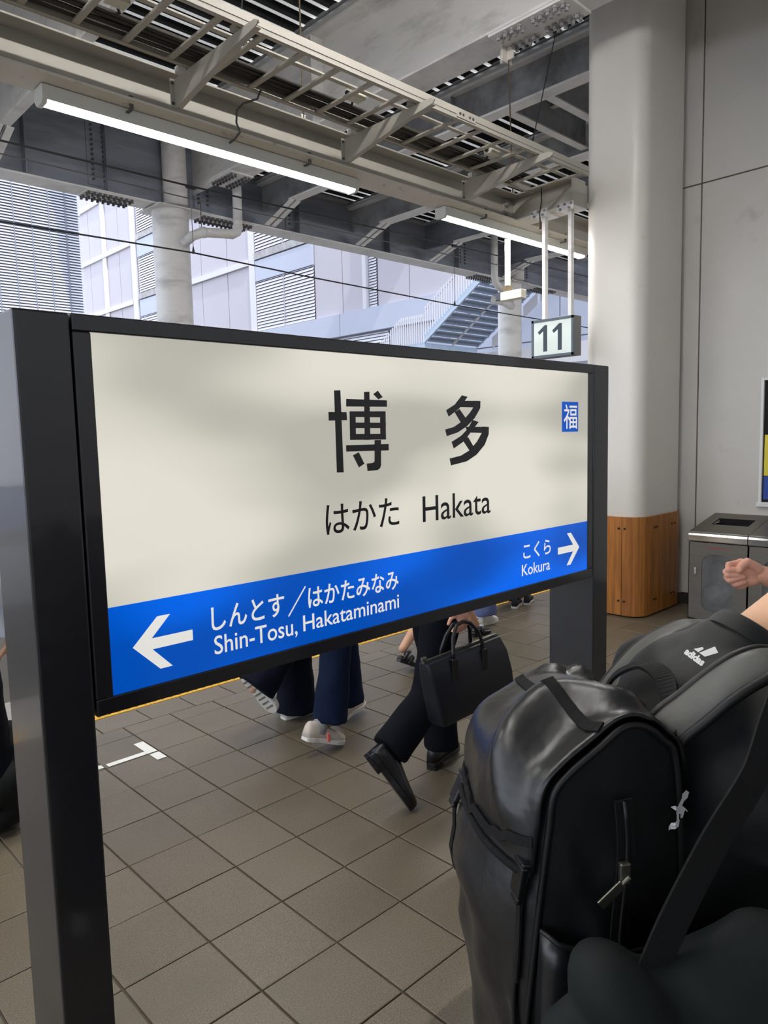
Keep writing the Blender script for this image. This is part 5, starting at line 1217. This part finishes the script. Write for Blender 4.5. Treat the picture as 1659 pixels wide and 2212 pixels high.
# white figure print on the strap side
fig = [[(-.002, .021), (.003, .023), (.007, .018), (.005, .012), (.0, .010), (-.003, .014)], [(-.003, .015), (.001, .011), (-.004, .004), (-.009, .006)], [(-.009, .006), (-.004, .004), (-.006, -.002), (-.010, .0)],
       [(-.013, .009), (-.011, .011), (-.007, .006), (-.010, .004)], [(-.009, .004), (-.002, .006), (.003, -.001), (-.001, -.006), (-.006, -.002)], [(.003, -.001), (.006, -.006), (.004, -.005), (.001, .0)],
       [(-.009, .001), (-.006, -.001), (-.006, -.010), (-.009, -.009)], [(-.009, -.009), (-.005, -.010), (-.006, -.018), (-.015, -.020), (-.015, -.015)], [(-.004, -.004), (.001, -.004), (-.001, -.010), (-.004, -.009)]]
plate = MB().add([B(.13, -.030, 1.235), B(.165, -.012, 1.235), B(.165, -.012, 1.30), B(.13, -.030, 1.30)], [(0, 1, 2, 3)])
bvp = BVHTree.FromPolygons([V(v) for v in plate.v], plate.f)
ax_ = (BF*.9+BL_*.43).normalized(); fig = [[(a*1.5, b*.9) for a, b in f_] for f_ in fig]; drape('emblem', fig, M['logo'], BP, bvp, B(.145, -.022, 1.263), ax_, V((0, 0, 1)), lift=.003)
# shoulder straps
def pad(name, path, w0, w1, edge, th=.016, flip=1):
    """padded strap swept along path [(point, normal)]"""
    mb = MB(); R = []; E = [[], []]
    n = len(path)
    for i, (p, nn_) in enumerate(path):
        d = (path[min(i+1, n-1)][0]-path[max(i-1, 0)][0]).normalized(); nn_ = (nn_-d*nn_.dot(d)).normalized(); a = d.cross(nn_)
        w = w0+(w1-w0)*i/(n-1); ring = []
        for k in range(16):
            t = 2*pi*k/16; ring.append(p+a*(w/2*cos(t))+nn_*(th/2*(abs(sin(t))**.6)*(1 if sin(t) > 0 else -1)))
        R.append(ring); E[0].append(p+a*w/2); E[1].append(p-a*w/2)
    o = mb.rings(R).build(name, M['strap'], BP, smooth=True)
    for e in E: MB().tube(e, .0065, 8).build('strap_edge', M['piping'], o, smooth=True)
    return o
def spath(pts, nrs, n=7):
    P = [V(p) for p in pts]; N_ = [V(x) for x in nrs]; out = []
    for i in range(len(P)-1):
        p0 = P[max(0, i-1)]; p1 = P[i]; p2 = P[i+1]; p3 = P[min(len(P)-1, i+2)]
        for s in range(n):
            t = s/n; out.append((.5*((2*p1)+(-p0+p2)*t+(2*p0-5*p1+4*p2-p3)*t*t+(-p0+3*p1-3*p2+p3)*t**3), N_[i].lerp(N_[i+1], t)))
    out.append((P[-1], N_[-1])); return out
Z = V((0, 0, 1))
pad('shoulder_strap', spath([B(.148, .035, 1.312), B(.163, .030, 1.335), B(.185, .022, 1.356), B(.210, .012, 1.382), B(.238, .004, 1.403), B(.265, -.002, 1.413), B(.305, -.006, 1.410), B(.345, -.010, 1.375), B(.365, -.012, 1.29)],
    [-BF+Z*.5-BL_*.5, -BF*.8+Z*.8-BL_*.6, -BF*.6+Z-BL_*.6, -BF*.4+Z-BL_*.5, -BF*.2+Z-BL_*.5, Z-BL_*.4, Z+BF*.6, BF+Z*.3, BF]), .044, .044, True, .016)
pad('shoulder_strap', spath([B(.160, .205, 1.293), B(.186, .214, 1.318), B(.232, .228, 1.352), B(.266, .237, 1.369), B(.304, .245, 1.381), B(.336, .250, 1.386), B(.375, .255, 1.370), B(.400, .258, 1.29)],
    [-BF+Z*.4+BL_*.1, -BF*.8+Z*.8+BL_*.1, -BF*.6+Z+BL_*.1, -BF*.4+Z+BL_*.1, -BF*.2+Z+BL_*.1, Z+BL_*.1, Z+BF*.8+BL_*.2, BF]), .046, .048, True, .018)
# strap webbing coming back under the arm to the foot of the bag
pts = [B(.335, -.085, 1.245), B(.290, -.088, 1.19), B(.235, -.080, 1.12), B(.19, -.060, 1.04), B(.165, -.040, .96), B(.15, -.02, .86)]
ribbon('lower_strap', M['webbing'], BP, [p for p, _ in spath(pts, [-BL_]*6)], -BL_, .032, .003)
pts = [B(.43, -.115, 1.14), B(.37, -.115, 1.08), B(.31, -.115, 1.02), B(.25, -.10, .94)]
ribbon('lower_strap', M['webbing'], BP, [p for p, _ in spath(pts, [-BL_]*4)], -BL_, .034, .003)
lp = [B(.335, -.09, 1.250), B(.330, -.098, 1.285), B(.345, -.10, 1.325), B(.375, -.10, 1.345), B(.39, -.10, 1.32), B(.38, -.10, 1.275), B(.355, -.094, 1.250), B(.335, -.09, 1.250)]
MB().tube([p for p, _ in spath(lp, [-BL_]*8)], .006, 8).build('adjuster_loop', M['webbing'], BP, smooth=True)
MB().bar(B(.322, -.092, 1.246), B(.362, -.096, 1.238), .010, .006, up=-BL_).build('strap_slider', M['buckle'], BP, bev=.002)
# grab handle
hp = spath([B(.152, .176, 1.305), B(.158, .166, 1.342), B(.168, .145, 1.365), B(.180, .115, 1.379), B(.183, .080, 1.376), B(.172, .046, 1.356), B(.154, .018, 1.316)], [(-BF+Z*.3)]*7)
hn = [(-BF*.9+Z*.2+BL_*.2), (-BF*.5+Z*.6+BL_*.2), Z-BF*.3, Z-BF*.1, Z-BF*.4-BL_*.3, -BF-BL_*.5, -BF-BL_*.2]
pts_ = [p for p, _ in hp]; nr_ = []
for i in range(len(pts_)):
    t = i/(len(pts_)-1)*6; a = int(min(5, t)); nr_.append(hn[a].lerp(hn[a+1], t-a))
ribbon('grab_handle', M['webbing'], BP, pts_, nr_, .024, .004)

# ---- dark cloth bag hanging at the hip in front of the backpack
bm = bmesh.new()
for (u, v, w, a, b_, c) in ((.03, -.125, 1.085, .075, .045, .105), (.13, -.13, 1.095, .12, .05, .10), (.25, -.135, 1.08, .14, .055, .11), (.0, -.12, .97, .085, .05, .12), (.14, -.13, .95, .17, .06, .15), (.28, -.135, .96, .13, .06, .14)):
    ball(bm, B(u, v, w), a, b_, c, q)
def cf(co, n_):
    p = co-OX; u = p.dot(BF); w = p.z
    return .020*noise.noise(V((u*6, w*6, 4)))+.034*abs(noise.noise(V(((u+w)*9, (u-w)*3.5, 1))))
hb = thing('hip_bag', tuple(B(.14, -.13, .80)), 'slack dark green-black cloth bag at the bottom right corner beside the backpack', 'bag')
melt(bm, 'body', M['cloth'], hb, .0075, 8, disp=cf)
pts = [B(.045, -.135, 1.17), B(.075, -.125, 1.215), B(.125, -.112, 1.28), B(.175, -.100, 1.335), B(.215, -.080, 1.385), B(.262, -.052, 1.408), B(.32, -.050, 1.40), B(.37, -.07, 1.34)]
sp_ = spath(pts, [-BL_, -BL_, -BL_, -BL_, -BL_*.8+Z*.4, Z-BL_*.3, Z+BF*.4, BF])
ribbon('strap', M['webbing'], hb, [p for p, _ in sp_], [n_ for _, n_ in sp_], .034, .003)

# ================================================================== SECOND PERSON: RAISED HAND
HW = V((1.686, .571, 1.355))      # wrist
rt = V((.7232, -.6906, 0)); fwv = V((.6906, .7232, 0))
P2 = thing('person', (2.30, .05, 0), 'person mostly off the right edge, only the raised half-closed hand and forearm showing', 'person')
bm = bmesh.new()
c2 = V((2.30, .02, 0)); f2 = -rt; l2 = V((-f2.y, f2.x, 0)); q2 = Matrix((f2, l2, Z)).transposed().to_4x4()
cap(bm, c2+Z*.92, c2+Z*1.28, .10, .095); cap(bm, c2+Z*1.40, c2+Z*1.55, .055, .055); ball(bm, c2+Z*1.62, .10, .078, .118, q2); cap(bm, c2+Z*1.62+f2*.1, c2+Z*1.59+f2*.11, .009, .013, 8)
for s in (-1, 1): ball(bm, c2+Z*1.61+l2*s*.078, .018, .008, .03, q2)
sh_ = c2+Z*1.37-l2*.17*-1
shl = c2+Z*1.38+l2*.18; elb = HW+rt*.235-fwv*.02-Z*.075
cap(bm, c2+Z*1.38, shl, .05, .048); cap(bm, shl, elb, .044, .038); cap(bm, c2+Z*1.38, c2+Z*1.38-l2*.18, .05, .048); cap(bm, c2+Z*1.38-l2*.18, c2+Z*1.10-l2*.22, .044, .036); cap(bm, c2+Z*1.10-l2*.22, c2+Z*.88-l2*.20+f2*.05, .034, .025)
hand_lumps(bm, c2+Z*.88-l2*.20+f2*.05, -Z, -l2, curl=.35)
for s in (-1, 1): cap(bm, c2+Z*.9+l2*s*.09, c2+Z*.48+l2*s*.1, .075, .05); cap(bm, c2+Z*.48+l2*s*.1, c2+Z*.08+l2*s*.1, .048, .035)
melt(bm, 'body', M['skinpink'], P2, .009, 2)
# the visible hand is modelled finely: forearm, palm, four curled fingers, thumb
bm = bmesh.new()
R_ = rt; U_ = Z; T_ = -fwv        # right, up, towards the camera
def hp_(a, b, c): return HW+(R_*a+U_*b+T_*c)*.86
cap(bm, elb, HW+R_*.004, .034, .0205, 20)
q3 = Matrix((R_, U_, T_)).transposed().to_4x4()
ball(bm, hp_(-.030, .004, .0), .029, .026, .0145, q3 @ Matrix.Rotation(radians(-12), 4, 'Z')); ball(bm, hp_(-.048, .010, -.004), .022, .029, .013, q3)
ball(bm, hp_(-.028, -.012, .009), .022, .013, .011, q3); ball(bm, hp_(-.050, -.022, .004), .0155, .012, .011, q3)
# index .. little finger: knuckle, middle joint (leftmost), tip curled back to the palm
for (k0, k1, k2, k3, r_) in (((-.050, .032, -.004), (-.080, .028, -.002), (-.086, .016, .010), (-.060, .019, .017), .0088),
                             ((-.055, .018, -.008), (-.086, .010, -.003), (-.086, .004, .010), (-.062, .004, .016), .0090),
                             ((-.055, .004, -.008), (-.084, -.004, -.002), (-.082, -.010, .010), (-.052, .000, .018), .0088),
                             ((-.048, -.010, -.005), (-.070, -.018, .002), (-.068, -.022, .010), (-.048, -.014, .017), .0078)):
    cap(bm, hp_(*k0), hp_(*k1), r_*.90, r_*.84, 14); cap(bm, hp_(*k1), hp_(*k2), r_*.84, r_*.82, 14); cap(bm, hp_(*k2), hp_(*k3), r_*.82, r_*.74, 14)
# thumb from the side of the palm near the wrist
cap(bm, hp_(-.012, .018, .008), hp_(-.040, .036, .012), .0125, .010, 14); cap(bm, hp_(-.040, .036, .012), hp_(-.058, .026, .018), .0096, .0085, 14); cap(bm, hp_(-.058, .026, .018), hp_(-.064, .018, .022), .0085, .0074, 14)
hn_ = melt(bm, 'raised_hand', M['skinpink'], P2, .0016, 2)
bm = bmesh.new(); cap(bm, c2+Z*.95, c2+Z*1.2, .145, .14, ends=(False, True)); ball(bm, c2+Z*1.30, .125, .175, .15, q2); cap(bm, c2+Z*1.30, c2+Z*1.43, .115, .072, 18); cap(bm, c2+Z*1.39, shl, .065, .065); cap(bm, shl, shl.lerp(elb, .55), .062, .058, ends=(True, False)); cap(bm, c2+Z*1.39, c2+Z*1.38-l2*.18, .065, .065); cap(bm, c2+Z*1.38-l2*.18, c2+Z*1.2-l2*.20, .062, .058, ends=(True, False))
melt(bm, 'shirt', M['shirtg'], P2, .013, 4, amp=.006, freq=9)
leg_cloth('trousers', M['navy'], P2, [[c2+Z*.9+l2*s*.09, c2+Z*.48+l2*s*.1, c2+Z*.08+l2*s*.1] for s in (-1, 1)], [[.10, .085, .085]]*2, waist=(c2+Z*.93, (.15, .15, .1)))
bm = bmesh.new(); ball(bm, c2+Z*1.655-f2*.02, .104, .088, .11, q2); melt(bm, 'hair', M['hair'], P2, .012, 3, amp=.006, freq=40)
for s in (-1, 1): shoe(P2, tuple(c2+l2*s*.1-f2*.06), tuple(c2+l2*s*.1+f2*.20), (0, 0, 1), 'dark')
